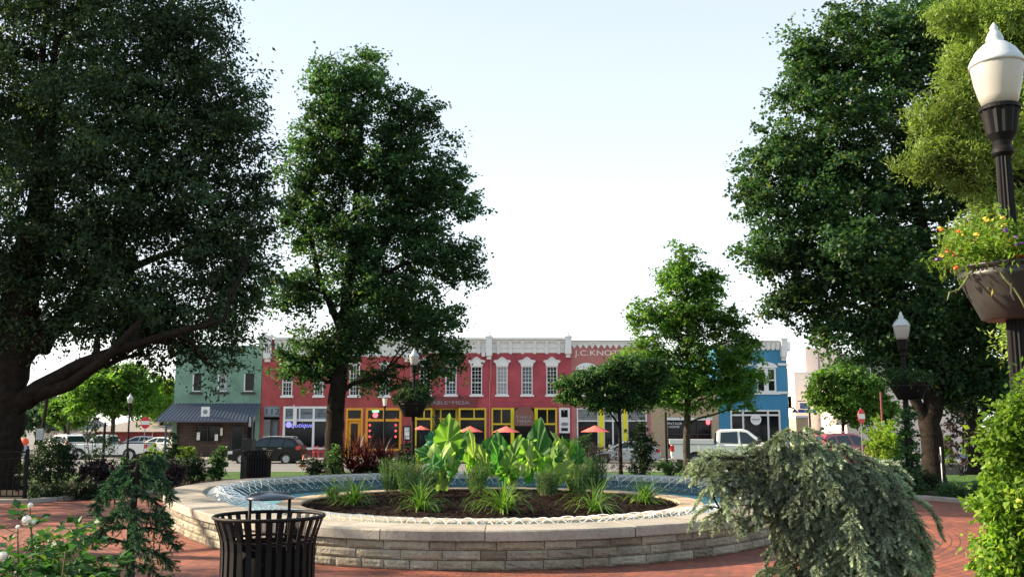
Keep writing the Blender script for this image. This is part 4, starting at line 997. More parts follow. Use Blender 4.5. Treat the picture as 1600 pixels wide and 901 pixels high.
def wall(mb, x0, x1, z0, z1, Y, holes=(), depth=.22, back=14, roof_drop=.4, mat=0, open_back=False):
    xs = sorted({x0, x1, *[h[0] for h in holes], *[h[1] for h in holes]}); zs = sorted({z0, z1, *[h[2] for h in holes], *[h[3] for h in holes]})
    for i in range(len(xs)-1):
        for j in range(len(zs)-1):
            cx, cz = (xs[i]+xs[i+1])/2, (zs[j]+zs[j+1])/2
            if any(h[0] < cx < h[1] and h[2] < cz < h[3] for h in holes): continue
            mb.quad((xs[i],Y,zs[j]),(xs[i+1],Y,zs[j]),(xs[i+1],Y,zs[j+1]),(xs[i],Y,zs[j+1]), mat)
    for a, b, c, d in holes:
        mb.quad((a,Y,c),(a,Y,d),(a,Y+depth,d),(a,Y+depth,c), mat); mb.quad((b,Y,d),(b,Y,c),(b,Y+depth,c),(b,Y+depth,d), mat)
        mb.quad((a,Y,d),(b,Y,d),(b,Y+depth,d),(a,Y+depth,d), mat); mb.quad((b,Y,c),(a,Y,c),(a,Y+depth,c),(b,Y+depth,c), mat)
    mb.quad((x0,Y,z0),(x0,Y,z1),(x0,Y+back,z1),(x0,Y+back,z0), mat); mb.quad((x1,Y,z1),(x1,Y,z0),(x1,Y+back,z0),(x1,Y+back,z1), mat)
    mb.quad((x0,Y+back,z0),(x0,Y+back,z1),(x1,Y+back,z1),(x1,Y+back,z0), mat)
    zt = z1 - roof_drop
    mb.quad((x0,Y+.3,zt),(x1,Y+.3,zt),(x1,Y+back,zt),(x0,Y+back,zt), mat)
    mb.quad((x0,Y+.3,z1),(x1,Y+.3,z1),(x1,Y+.3,zt),(x0,Y+.3,zt), mat)
    mb.quad((x0,Y,z1),(x1,Y,z1),(x1,Y+.3,z1),(x0,Y+.3,z1), mat)
def framebars(mb, x0, x1, z0, z1, Y, t, vx=(), hz=(), d=.06, tm=None, mat=0):
    tm = tm or t
    mb.box(x0, x0+t, Y, Y+d, z0, z1, mat); mb.box(x1-t, x1, Y, Y+d, z0, z1, mat)
    mb.box(x0+t, x1-t, Y, Y+d, z1-t, z1, mat); mb.box(x0+t, x1-t, Y, Y+d, z0, z0+t, mat)
    for v in vx: mb.box(v-tm/2, v+tm/2, Y+.004, Y+d-.004, z0+t, z1-t, mat)
    for h in hz: mb.box(x0+t, x1-t, Y+.008, Y+d-.008, h-tm/2, h+tm/2, mat)
def px_hole(x0, x1, y0, y1, Y=FY): return (U(x0, 620, Y), U(x1, 620, Y), V_(y1, Y), V_(y0, Y))
def window(root, h, Y, frame='trim', pane='pane', t=.07, cols=3, rows=(4, 3), proud=-.05, d=.12, sash=True, sillm='trim', sill=True, hood=None, mid=None):
    x0, x1, z0, z1 = h
    mb = MB(); framebars(mb, x0-.02, x1+.02, z0-.02, z1+.02, Y+proud, t, d=d)
    if sash:
        zm = z0 + (z1-z0)*(rows[1]/(rows[0]+rows[1])) if mid is None else mid
        mb.box(x0+t, x1-t, Y+proud+.02, Y+proud+d-.01, zm-.035, zm+.035)
        w = x1-x0-2*t
        if cols > 1:
            for c in range(1, cols): mb.box(x0+t+w*c/cols-.014, x0+t+w*c/cols+.014, Y+proud+.05, Y+proud+d-.02, z0+t-.02, z1-t+.02)
        for (a, b, r) in ((z0+t-.02, zm-.035, rows[1]), (zm+.035, z1-t+.02, rows[0])):
            for q in range(1, r): mb.box(x0+t, x1-t, Y+proud+.054, Y+proud+d-.024, a+(b-a)*q/r-.013, a+(b-a)*q/r+.013)
    w = mb.build('window', M[frame]); place(w, root)
    mb = MB(); mb.box(x0, x1, Y+proud+d-.018, Y+proud+d+.02, z0, z1); p = mb.build('pane', M[pane]); p.parent = w
    if sill:
        mb = MB(); mb.box(x0-.13, x1+.13, Y-.14, Y+.05, z0-.16, z0-.022); s = mb.build('sill', M[sillm]); s.parent = w
    if hood == 'peak':
        mb = MB(); cx = (x0+x1)/2; W2 = (x1-x0)/2+.22; zb = z1+.022; poly = [(-W2+.16,0),(-W2+.14,.22),(-W2,.30),(-W2-.02,.38),(-W2*.5,.44),(-W2*.3,.56),(0,.66),(W2*.3,.56),(W2*.5,.44),(W2+.02,.38),(W2,.30),(W2-.14,.22),(W2-.16,0)]
        mb.prism([(cx+a, zb+b) for a, b in poly], Y-.16, Y+.04)
        poly2 = [(a*1.02, b+.05) for a, b in poly[3:10]] + [(a*1.0, b-.03) for a, b in poly[3:10]][::-1]
        mb.prism([(cx+a, zb+b) for a, b in poly2], Y-.22, Y-.162)
        s = mb.build('hood', M['trim']); s.parent = w
    if hood == 'arch':
        mb = MB(); cx = (x0+x1)/2; W2 = (x1-x0)/2+.10; N = 10
        o = [(cx+W2*math.cos(PI-PI*i/N), z1+.022+W2*.55*math.sin(PI*i/N)) for i in range(N+1)]
        mb.prism(o, Y-.10, Y+.04); s = mb.build('hood', M['trim']); s.parent = w
    return w
def text(body, x, z, Y, size, m, root, name='lettering', sx=1.0, shear=0.0, ext=.008, align='CENTER', rz=0.0):
    c = bpy.data.curves.new(name, 'FONT'); c.body = body; c.size = size; c.extrude = ext; c.align_x = align; c.align_y = 'CENTER'; c.shear = shear
    tmp = bpy.data.objects.new('tmp', c); me = bpy.data.meshes.new_from_object(tmp); bpy.data.objects.remove(tmp); bpy.data.curves.remove(c)
    me.name = name; me.materials.clear(); me.materials.append(m)
    o = bpy.data.objects.new(name, me); COL.objects.link(o); o.location = (x, Y, z); o.rotation_euler = (PI/2, 0, rz); o.scale = (sx, 1, 1)
    return place(o, root) if root is not None else o
def part(mb, name, m, root, **k): return place(mb.build(name, m, **k), root)
def cornice(root, x0, x1, z0, z1, Y, n, proj=.45, name='cornice', saw=False):
    h = z1 - z0; mb = MB()
    prof = [(Y, z0), (Y-.08, z0), (Y-.08, z0+h*.28), (Y-.14, z0+h*.32), (Y-.14, z0+h*.62), (Y-proj*.6, z0+h*.74), (Y-proj*.6, z0+h*.82), (Y-proj, z0+h*.88), (Y-proj, z1), (Y+.1, z1), (Y+.1, z0)]
    mb.prism(prof, x0, x1, axis='x')
    for i in range(n):
        x = x0 + (x1-x0)*(i+.5)/n
        mb.prism([(Y-.081, z0-.10), (Y-.16, z0-.06), (Y-.2, z0+h*.3), (Y-proj*.75, z0+h*.72), (Y-proj*.75, z0+h*.80), (Y-.081, z0+h*.80)], x-.11, x+.11, axis='x')
    if saw:
        k = 13; w = (x1-x0)/k; dz = (z1-z0)*1.0
        for i in range(k): mb.prism([(x0+w*i, z0), (x0+w*(i+1), z0), (x0+w*(i+.5), z0-dz)], Y-.078, Y-.004, axis='y')
    return part(mb, name, M['trim'], root)
def pilaster(root, xc, w, z0, z1, Y, finial=True):
    mb = MB(); mb.box(xc-w/2, xc+w/2, Y-.52, Y+.12, z0+.0, z1); mb.box(xc-w/2-.05, xc+w/2+.05, Y-.56, Y+.14, z1-.16, z1-.04); mb.box(xc-w*.36, xc+w*.36, Y-.30, Y-.01, z0-.26, z0)
    if finial: mb.lathe([(w*.42,0),(w*.38,.08),(w*.15,.16),(w*.2,.24),(w*.1,.34),(.01,.46)], 8, (xc, Y-.2, z1))
    return part(mb, 'cornice_block', M['trim'], root)
def shopfront(root, px0, px1, py0, py1, fm, cols, trans, t=.09, Y=FY, name='shop_window', pane='pane', tpane='pane', pieces=(), knee=None):
    """cols: px of the uprights; trans: py of the transom bar"""
    x0, x1, z0, z1 = U(px0,620,Y), U(px1,620,Y), V_(py1,Y), V_(py0,Y); mb = MB()
    framebars(mb, x0, x1, z0, z1, Y-.03, t, d=.14)
    zt = V_(trans, Y)
    mb.box(x0+t, x1-t, Y-.045, Y+.09, zt-t*.55, zt+t*.55)
    for c, full in cols:
        xc = U(c,620,Y)
        if full: mb.box(xc-t/2, xc+t/2, Y-.025, Y+.10, z0+t, z1-t)
        else: mb.box(xc-t/3, xc+t/3, Y-.020, Y+.10, zt+t*.55, z1-t)
    w = part(mb, name, M[fm], root)
    mb = MB(); mb.box(x0+t*.5, x1-t*.5, Y+.104, Y+.13, z0+.02, zt); p = mb.build('pane', M[pane]); p.parent = w
    mb = MB(); mb.box(x0+t*.5, x1-t*.5, Y+.108, Y+.134, zt, z1-.02); p = mb.build('transom_pane', M[tpane]); p.parent = w
    return w
def door(root, px0, px1, py0, py1, fm, Y=FY, pane='pane', t=.13, glass=True):
    x0, x1, z0, z1 = U(px0,620,Y), U(px1,620,Y), V_(py1,Y), V_(py0,Y); mb = MB()
    framebars(mb, x0, x1, z0, z1, Y, t, d=.07); d = part(mb, 'door', M[fm], root)
    mb = MB(); mb.box(x0+t*.8, x1-t*.8, Y+.03, Y+.05, z0+t*.8, z1-t*.8); p = mb.build('pane', M[pane]); p.parent = d
    mb = MB(); mb.tube([(x1-t*.7, Y-.01, z0+(z1-z0)*.40), (x1-t*.7, Y-.06, z0+(z1-z0)*.42), (x1-t*.7, Y-.06, z0+(z1-z0)*.54), (x1-t*.7, Y-.01, z0+(z1-z0)*.56)], .014, 6); q = mb.build('handle', M['black_metal']); q.parent = d
    return d

# green building
gb = empty('green_building', (U(340), FY, GZ), 'green painted brick building with a dark metal awning over its brown shopfront', 'building')
x0, x1 = U(272), U(407.5)
wins = [px_hole(a, b, 583, 612) for a, b in ((299.5,313.5),(339,354.5),(380,396))]
low = px_hole(278, 400, 654, 716)
mb = MB(); wall(mb, x0, x1, GZ-.2, V_(541), FY, wins + [low]); mb.box(x1-.28, x1+.02, FY-.03, FY+8, V_(541)-.02, V_(524))
part(mb, 'wall', M['green_wall'], gb)
mb = MB(); mb.box(x0-.04, x1-.30, FY-.06, FY+.3, V_(541), V_(541)+.06); part(mb, 'parapet_cap', M['green_wall'], gb)
for i, h in enumerate(wins):
    window(gb, h, FY, 'black', 'pane_blind' if i == 1 else 'pane', t=.05, sash=False, sillm='black', proud=.05)
    mb = MB(); mb.box(h[0]-.005, h[0]+.09, FY+.02, FY+.10, h[2]+.03, h[3]-.05); mb.box(h[0]+.09, h[1]-.05, FY+.02, FY+.10, h[2]+.03, h[2]+.10); part(mb, 'window_lining', M['trim'], gb)
mb = MB(); yb = FY+.20; mb.quad((low[0],yb,low[2]),(low[1],yb,low[2]),(low[1],yb,low[3]),(low[0],yb,low[3])); part(mb, 'shopfront', M['brown_stone'], gb)
w = shopfront(gb, 308, 346, 665, 690, 'black', [(327, True)], 670, t=.06, Y=FY+.06, name='window', pane='pane', tpane='pane')
for a, b, c, d in ((310,315,675,687),(338,343,678,688),(346.5,350,668,680)):
    mb = MB(); mb.box(U(a), U(b), FY+.02, FY+.035, V_(d), V_(c)); o = mb.build('poster', M['white']); o.parent = w
door(gb, 363, 384, 665, 717, 'black', Y=FY+.06)
# awning
ax0, ax1, axl = U(272), U(407), U(241, 657, FY-1.6); zt, zb, yo = V_(630), V_(657, FY-1.5), FY-1.5
M['awn'] = M['metal_roof']; mb = MB()
A = [(ax0,FY-.01,zt),(ax1,FY-.01,zt),(ax1,yo,zb),(axl,yo,zb)]
mb.add([*A, *[(p[0],p[1],p[2]-.06) for p in A], (axl,FY-.01,zb)], [(3,2,1,0),(4,5,6,7),(0,1,5,4),(1,2,6,5),(2,3,7,6),(3,0,8)])
n = 26
for i in range(n+1):
    u = i/n; xt = ax0 + (ax1-ax0)*u; xb = axl + (ax1-axl)*u; a = Vector((xt, FY-.01, zt)); b = Vector((xb, yo, zb)); q = Vector((.018,0,0)); h = Vector((0,-.02,.03))
    mb.add([a-q,a+q,b+q,b-q,a-q+h,a+q+h,b+q+h,b-q+h], [(4,7,6,5),(0,4,5,1),(1,5,6,2),(2,6,7,3),(3,7,4,0)])
mb.box(axl-.02, ax1+.02, yo-.05, yo-.003, zb-.10, zb+.03)
for px in (272.5, 404): mb.box(U(px)-.06, U(px)+.06, yo+.02, yo+.14, GZ, zb-.06)
part(mb, 'awning', M['awn'], gb)
mb = MB(); mb.box(U(323), U(336), FY-1.15, FY-1.07, V_(655,FY-1.1), V_(635,FY-1.1)); o = part(mb, 'awning_sign', M['white'], gb)
mb = MB(); cx = (U(323)+U(336))/2
mb.lathe([(.17,0),(.17,.008)], 20); o2 = mb.build('sign_disc', M['grey_panel']); o2.rotation_euler = (PI/2,0,0); o2.location = (cx, FY-1.152, V_(643,FY-1.1)); place(o2, gb)

# number 112 and the first red building
rb1 = empty('red_brick_building', (U(520), FY, GZ), 'dark red brick building with the 112 doorway and white framed shop window on its left', 'building')
rx0, rx1 = U(408.3), U(640)
W1 = [px_hole(a, b, 570, 617.5) for a, b in ((441,456),(491,504.5),(546,561),(593,608))]
ent = px_hole(413, 438, 634, 716); sh = px_hole(443.5, 537, 634.5, 713); yd = px_hole(541, 568, 637, 716); yw = px_hole(572, 628, 637, 713)
mb = MB(); wall(mb, rx0, rx1, GZ-.2, V_(530), FY, W1 + [ent, sh, yd, yw], depth=.3); part(mb, 'wall', M['red_wall'], rb1)
for i, h in enumerate(W1): window(rb1, h, FY, hood='arch', rows=(4,3), pane='pane_blue' if i % 3 == 1 else 'pane')
cornice(rb1, rx0+.9, rx1-.3, V_(556), V_(527), FY, 12)
for xc in (U(417), U(636)): pilaster(rb1, xc, .52, V_(560), V_(524), FY, False)
mb = MB()
for k in range(3): mb.box(U(414.2)+k*.16, U(414.2)+k*.16+.07, FY-.545, FY-.50, V_(552), V_(538))
part(mb, 'cornice_slots', M['grey_wall'], rb1)
mb = MB(); mb.box(ent[0]+.005, ent[1]-.005, FY+.9, FY+.95, ent[2], ent[3]-.9); mb.box(ent[0]+.005, ent[1]-.005, FY-.02, FY+.06, V_(651), ent[3]-.005); mb.box(ent[0]+.005, ent[0]+.5, FY+.02, FY+.10, ent[2], V_(655)); part(mb, 'entry_panel', M['grey_wall'], rb1)
mb = MB(); mb.box(U(415), U(436.5), FY-.05, FY-.022, V_(649.5), V_(636)); sg = part(mb, 'number_sign', M['grey_panel'], rb1)
o = text('112', U(426), V_(643), FY-.06, .62, M['dark_blue'], rb1, 'number', 1.25)
door(rb1, 423, 437, 656, 716, 'grey_wall', Y=FY+.5, pane='grey_panel')
w = shopfront(rb1, 443.5, 537, 634.5, 702, 'trim', [(469, False), (491, False), (491, True), (515, False)], 656, t=.16, name='shop_window', tpane='grey_panel')
mb = MB(); mb.box(sh[0]+.005, sh[1]-.005, FY+.0, FY+.2, sh[2], V_(702)-.004); part(mb, 'kneewall', M['knee_red'], rb1)
for px, bd, s in ((456,'SALON\nSUPPLY',.24),(480,'OPEN',.28),(503,'EAT\nBREW\nRELAX',.20)):
    text(bd, U(px), V_(645.5), FY+.09, s, M['dark_blue'], rb1, 'transom_lettering', 1.15)
text('Boutique', U(469), V_(664), FY+.02, .46, M['neon'], rb1, 'neon_sign', 1.2, shear=.3)
mb = MB(); mb.lathe([(.22,0),(.22,.02)], 18); o = mb.build('neon_badge', M['neon']); o.rotation_euler = (PI/2,0,0); o.location = (U(452.5), FY+.02, V_(663)); place(o, rb1)
mb = MB(); mb.box(U(460.5), U(461.8), FY-.35, FY-.31, V_(669), V_(632)); mb.box(U(461.8), U(466), FY-.345, FY-.315, V_(664), V_(636)); part(mb, 'banner', M['trim'], rb1)
# orange shop
mb = MB(); framebars(mb, yd[0], yd[1], yd[2], yd[3], FY-.03, .16, hz=[V_(655)], d=.14, tm=.16); w = part(mb, 'door_surround', M['orange'], rb1)
mb = MB(); mb.box(yd[0]+.1, yd[1]-.1, FY+.11, FY+.13, V_(655), yd[3]-.08); o = mb.build('transom_pane', M['pane']); o.parent = w
door(rb1, 545, 564.5, 657, 716, 'orange', Y=FY+.12, t=.2)
w = shopfront(rb1, 572, 628, 637, 704, 'orange', [(600, False)], 656, t=.17)
mb = MB(); mb.box(yw[0]+.005, yw[1]-.005, FY, FY+.2, yw[2], V_(704)-.004); part(mb, 'kneewall', M['knee_red'], rb1)
mb = MB(); mb.lathe([(.20,0),(.20,.02)], 16); o = mb.build('neon_sign', M['neon_red']); o.rotation_euler = (PI/2,0,0); o.location = (U(587), FY+.04, V_(648)); place(o, rb1)
mb = MB(); mb.box(U(582), U(592.5), FY+.03, FY+.05, V_(643.5), V_(640)); part(mb, 'neon_bar', M['neon_green'], rb1)
for px in (578.5, 619): text('*\n*\n*\n*', U(px), V_(670), FY+.06, .42, M['neon_red'], rb1, 'chilli_garland')
mb = MB(); mb.box(U(561.5), U(565.5), FY-.06, FY-.04, V_(688), V_(681)); part(mb, 'notice', M['grey_panel'], rb1)

# restaurant, two bays
rb2 = empty('red_brick_building', (U(766), FY, GZ), 'rose red brick restaurant with yellow window frames and six pedimented white windows', 'building')
sx0, sx1 = U(640)+.01, U(893)
W2 = [px_hole(c-8.2, c+8.2, 572.5, 616) for c in (664,704.5,744.5,784.5,823.5,862.5)]
b1 = px_hole(649, 760, 637, 716); b2 = px_hole(768, 870, 637, 716); b3 = px_hole(873.5, 890, 637, 716)
mb = MB(); wall(mb, sx0, sx1, GZ-.2, V_(531), FY, W2 + [b1, b2, b3], depth=.3); part(mb, 'wall', M['rose_wall'], rb2)
mb = MB(); mb.box(sx0+.003, U(648), FY-.045, FY-.003, V_(636), V_(556)); part(mb, 'pale_strip', M['pink_wall'], rb2)  # paler pink strip up the left end of the wall
for i, h in enumerate(W2): window(rb2, h, FY, hood='peak', rows=(4,3), pane=['pane','pane_blue','pane','pane_blind','pane_blue','pane'][i])
cornice(rb2, sx0+.25, U(759), V_(551), V_(528), FY, 5); cornice(rb2, U(769), U(883), V_(551), V_(528), FY, 6)
pilaster(rb2, U(764), .46, V_(556), V_(525), FY); pilaster(rb2, U(888), .46, V_(553), V_(525), FY); pilaster(rb2, sx0+.25, .46, V_(556), V_(525), FY, False)
mb = MB(); mb.box(U(752.5), U(758), FY-.35, FY-.02, V_(557), V_(551.5)); part(mb, 'vent_box', M['trim'], rb2)
mb = MB(); mb.tube([(U(767),FY-.06,V_(557)),(U(767),FY-.06,V_(590)),(U(765),FY-.06,V_(598)),(U(765.5),FY-.06,GZ)], .05, 6); part(mb, 'downpipe', M['pink_wall'], rb2)
mb = MB(); mb.box(U(666), U(745), FY-.12, FY-.02, V_(636.2), V_(619)); part(mb, 'fascia', M['maroon_sign'], rb2)
[text(w_, U(x_), V_(629), FY-.14, .36, M['pane_blind'], rb2, 'sign_word', 1.5) for w_, x_ in (('TABLE', 684), ('*', 703), ('MESA', 720))]
mb = MB()
for px in (681, 719): mb.tube([(U(px),FY-.1,V_(619)),(U(px),FY-.5,V_(617)),(U(px),FY-.6,V_(620))], .03, 5); mb.lathe([(.03,0),(.14,-.12)], 10, (U(px),FY-.6,V_(620)))
part(mb, 'sign_lamps', M['black'], rb2)
for zz in (626.5, 632):
    mb = MB(); mb.box(U(771), U(889), FY-.03, FY-.003, V_(zz)-.05, V_(zz)+.03); part(mb, 'string_course', M['rose_wall'], rb2)
Yr = FY+.02
w = shopfront(rb2, 649, 676, 637, 716, 'yellow', [(663, False)], 654, t=.13)
w = shopfront(rb2, 717, 760, 637, 716, 'yellow', [(741, False)], 654, t=.13)
mb = MB(); framebars(mb, U(676)+.004, U(717)-.004, b1[2], b1[3], FY+.55, .12, vx=[U(688), U(712.5)], hz=[V_(654)], d=.1); w = part(mb, 'door_surround', M['yellow'], rb2)
mb = MB(); mb.box(U(676)+.05, U(717)-.05, FY+.66, FY+.68, b1[2], b1[3]); o = mb.build('pane', M['pane']); o.parent = w
door(rb2, 690, 711, 657, 716, 'yellow', Y=FY+.5, t=.2)
w = shopfront(rb2, 768, 802, 637, 716, 'yellow', [(783.5, False)], 662, t=.12)
w = shopfront(rb2, 836, 870, 637, 716, 'yellow', [(855, False)], 662, t=.12)
mb = MB(); mb.box(U(798), U(803.5), FY-.06, FY-.004, b2[2], b2[3]); mb.box(U(835), U(840), FY-.06, FY-.004, b2[2], b2[3]); part(mb, 'yellow_posts', M['bright_yellow'], rb2)
mb = MB(); mb.box(U(802)+.01, U(836)-.01, FY+.4, FY+.45, b2[2], b2[3]); part(mb, 'recess_glass', M['pane'], rb2)
mb = MB(); cx = U(818.5); rr = (U(834)-U(803))/2; zb = V_(665); N = 14
arch = [(cx-rr, zb)] + [(cx - rr*math.cos(PI*i/N), V_(650) + (V_(635)-V_(650))*math.sin(PI*i/N)**.8) for i in range(N+1)] + [(cx+rr, zb)]
mb.prism(arch, FY-.55, FY-.03); part(mb, 'arched_awning', M['brown_sign'], rb2)
text('TABLE\nMESA', cx, V_(654.5), FY-.57, .29, M['pane_blind'], rb2, 'awning_lettering', 1.5)
text('BISTRO', cx, V_(662.5), FY-.57, .15, M['pane_blind'], rb2, 'awning_lettering', 1.25)
mb = MB(); framebars(mb, b3[0], b3[1], V_(676), b3[3], FY-.02, .14, hz=[V_(653)], d=.1); mb.box(b3[0]+.14, b3[1]-.14, FY+.0, FY+.06, V_(668), V_(654)); w = part(mb, 'narrow_window', M['trim'], rb2)
mb = MB(); mb.box(b3[0]+.05, b3[1]-.05, FY+.084, FY+.1, b3[2], b3[3]); o = mb.build('pane', M['pane']); o.parent = w
mb = MB(); N = 16; mb.prism([(U(882)+.28*math.cos(2*PI*i/N), V_(662)+.13*math.sin(2*PI*i/N)) for i in range(N)], FY-.04, FY-.004); part(mb, 'oval_sign', M['grey_panel'], rb2)
mb = MB(); mb.box(U(882)-.08, U(882)+.02, FY-.25, FY-.01, V_(590), V_(582)); part(mb, 'wall_lamp', M['black'], rb2)

# old brick building with the name in brick
kb = empty('old_brick_building', (U(950), FY, GZ), 'old red brick building with white sawtooth cornice and a name laid in pale brick', 'building')
kx0, kx1 = U(893)+.01, U(1016)
KW = [px_hole(a, b, 578, 616) for a, b in ((902,932),(941,971),(981,1010))]
k1 = px_hole(901, 1010, 637, 716)
mb = MB(); wall(mb, kx0, kx1, GZ-.2, V_(535), FY, KW + [k1], depth=.3); part(mb, 'wall', M['knott_wall'], kb)
cornice(kb, kx0, kx1, V_(538), V_(531.5), FY, 2, proj=.3, saw=True)
[text(w_, U(x_), V_(551.5), FY-.012, .56, M['cream_wall'], kb, 'brick_lettering', 1.35) for w_, x_ in (('J.C.', 910), ('KNOTT.', 951))]
for i, h in enumerate(KW):
    window(kb, h, FY, cols=2, rows=(1,1), sill=True)
    mb = MB(); cx = (h[0]+h[1])/2; W2_ = (h[1]-h[0])/2+.12; N = 12
    o = [(cx+W2_*math.cos(PI-PI*q/N), h[3]+.025+W2_*.62*math.sin(PI*q/N)) for q in range(N+1)]
    mb.prism(o, Y-.1 if False else FY-.12, FY-.004); part(mb, 'window_arch', M['trim'], kb)
w = shopfront(kb, 901, 935, 637, 716, 'trim', [], 657, t=.09, tpane='glassblock'); w = shopfront(kb, 942, 973, 637, 716, 'trim', [(957, False), (957, True)], 657, t=.11, tpane='glassblock'); w = shopfront(kb, 979, 1010, 637, 716, 'trim', [], 657, t=.09, tpane='glassblock')
for a, b in ((935,942.5),(972.5,979)):
    mb = MB(); mb.box(U(a)+.003, U(b)-.003, FY-.12, FY+.1, k1[2], k1[3]+.01); part(mb, 'yellow_pillar', M['bright_yellow'], kb)

# tan one-storey building
tb = empty('tan_building', (U(1070), FY, GZ), 'tan one storey building with a wide dark shop window behind the young tree', 'building')
t1 = px_hole(1042, 1110, 655, 700)
mb = MB(); wall(mb, U(1016)+.01, U(1122), GZ-.2, V_(600), FY, [t1]); part(mb, 'wall', M['tan_wall'], tb)
w = shopfront(tb, 1042, 1110, 655, 700, 'black', [(1062, True), (1088, True)], 678, t=.07); mb = MB(); mb.box(t1[0]-.1, t1[1]+.1, FY-.1, FY-.004, V_(656), V_(652)); part(mb, 'lintel', M['trim'], tb)
text('VINTAGE\nHOME', U(1052), V_(664), FY-.03, .24, M['trim'], tb, 'window_lettering', 1.2)
mb = MB(); N = 12; mb.prism([(U(1105)+.16*math.cos(2*PI*i/N), V_(659)+.2*math.sin(2*PI*i/N)) for i in range(N)], FY-.06, FY-.035); part(mb, 'open_sign', M['neon_red'], tb)
mb = MB(); mb.box(U(1016)+.01, U(1122), FY-.08, FY+.35, V_(600), V_(597)); part(mb, 'parapet_cap', M['trim'], tb)

# blue corner building
bb = empty('blue_building', (U(1180), FY, GZ), 'bright blue corner building with white cornice and an arched pair of windows', 'building')
x0b, x1b = U(1122)+.01, U(1231); xc = U(1241); yc = FY+1.6
BW = px_hole(1183, 1213, 575, 612); BW2 = px_hole(1133, 1163, 575, 612); bs = px_hole(1140, 1218, 640, 716)
zT = V_(541)
mb = MB(); wall(mb, x0b, x1b, GZ-.2, zT, FY, [BW, BW2, bs], back=14); part(mb, 'wall', M['blue_wall'], bb)
mb = MB(); mb.quad((x1b,FY,GZ-.2),(xc,yc,GZ-.2),(xc,yc,zT),(x1b,FY,zT)); mb.quad((xc,yc,GZ-.2),(xc,FY+14,GZ-.2),(xc,FY+14,zT),(xc,yc,zT)); mb.add([(x1b,FY,zT-.3),(xc,yc,zT-.3),(xc,FY+14,zT-.3),(x1b,FY+14,zT-.3)], [(0,1,2,3)])
part(mb, 'corner_wall', M['grey_brick'], bb)
for h in (BW, BW2):
    w = window(bb, h, FY, t=.12, sash=False, sill=False); mb = MB(); m_ = (h[0]+h[1])/2; mb.box(m_-.16, m_+.16, FY-.06, FY+.1, h[2], h[3]); z_ = (h[2]+h[3])/2; mb.box(h[0]+.1, m_-.16, FY-.0, FY+.06, z_-.05, z_+.05); mb.box(m_+.16, h[1]-.1, FY-.0, FY+.06, z_-.05, z_+.05); o = mb.build('sash', M['trim']); o.parent = w
    mb = MB(); W2_ = (h[1]-h[0])/2+.14; N = 12; o1 = [(m_+W2_*math.cos(PI-PI*q/N), h[3]+.03+W2_*.5*math.sin(PI*q/N)) for q in range(N+1)]; mb.prism(o1, FY-.14, FY-.004); o = mb.build('hood', M['trim']); o.parent = w
mb = MB()
for zz in (569, 613): mb.box(x0b, BW2[0]-.2, FY-.1, FY-.004, V_(zz)-.09, V_(zz)+.09); mb.box(BW2[1]+.2, BW[0]-.2, FY-.1, FY-.004, V_(zz)-.09, V_(zz)+.09); mb.box(BW[1]+.2, x1b, FY-.1, FY-.004, V_(zz)-.09, V_(zz)+.09)
mb.box(x0b+.5, BW[1]+.3, FY-.12, FY-.006, V_(614.5)-.07, V_(613.3)+.09)
for zz in (569, 613):
    a = Vector((x1b, FY-.05, V_(zz))); b = Vector((xc+.04, yc, V_(zz))); mb.add([a+Vector((0,0,-.09)), b+Vector((0,0,-.09)), b+Vector((0,0,.09)), a+Vector((0,0,.09)), a+Vector((0,-.05,-.09)), b+Vector((.05,-.03,-.09)), b+Vector((.05,-.03,.09)), a+Vector((0,-.05,.09))], [(4,5,6,7),(3,7,6,2),(0,1,5,4)])
part(mb, 'string_course', M['trim'], bb)
cornice(bb, x0b, x1b-.1, V_(545), V_(532), FY, 14, proj=.35); pilaster(bb, U(1226), .42, V_(558), V_(528.5), FY, False)
mb = MB(); a = Vector((x1b-.05,FY-.3,0)); b = Vector((xc+.3,yc-.1,0)); c = Vector((xc+.3,FY+14,0))
for p, q in ((a,b),(b,c)):
    z0_, z1_ = V_(545), V_(532); n_ = Vector((-(q-p).y, (q-p).x, 0)).normalized()*.3
    mb.add([(p.x,p.y,z0_),(q.x,q.y,z0_),(q.x,q.y,z1_),(p.x,p.y,z1_),(p.x+n_.x,p.y+n_.y,z0_),(q.x+n_.x,q.y+n_.y,z0_),(q.x+n_.x,q.y+n_.y,z1_),(p.x+n_.x,p.y+n_.y,z1_)], [(0,1,2,3),(7,6,5,4),(3,2,6,7),(4,5,1,0)])
part(mb, 'corner_cornice', M['trim'], bb)
dv = Vector((xc-x1b, yc-FY, 0)); 
def cpt(u, z, o=0): nn = Vector((dv.y, -dv.x, 0)).normalized()*o; p = Vector((x1b, FY, z)) + dv*u + nn; return p
mb = MB()
for (u0,u1) in ((.28,.34),(.66,.72)): mb.add([cpt(u0,V_(612)),cpt(u1,V_(612)),cpt(u1,V_(575)),cpt(u0,V_(575)),cpt(u0,V_(612),.06),cpt(u1,V_(612),.06),cpt(u1,V_(575),.06),cpt(u0,V_(575),.06)], [(4,5,6,7),(0,4,7,3),(5,1,2,6),(7,6,2,3)])
w = part(mb, 'corner_window', M['trim'], bb)
mb = MB(); mb.add([cpt(.34,V_(611),.02),cpt(.66,V_(611),.02),cpt(.66,V_(576),.02),cpt(.34,V_(576),.02)], [(0,1,2,3)]); o = mb.build('pane', M['pane']); o.parent = w
w = shopfront(bb, 1140, 1218, 640, 706, 'trim', [(1160, False), (1160, True), (1199, False), (1199, True)], 648, t=.12)
mb = MB(); mb.box(bs[0]+.005, bs[1]-.005, FY, FY+.2, bs[2], V_(706)-.004); part(mb, 'kneewall', M['blue_wall'], bb)
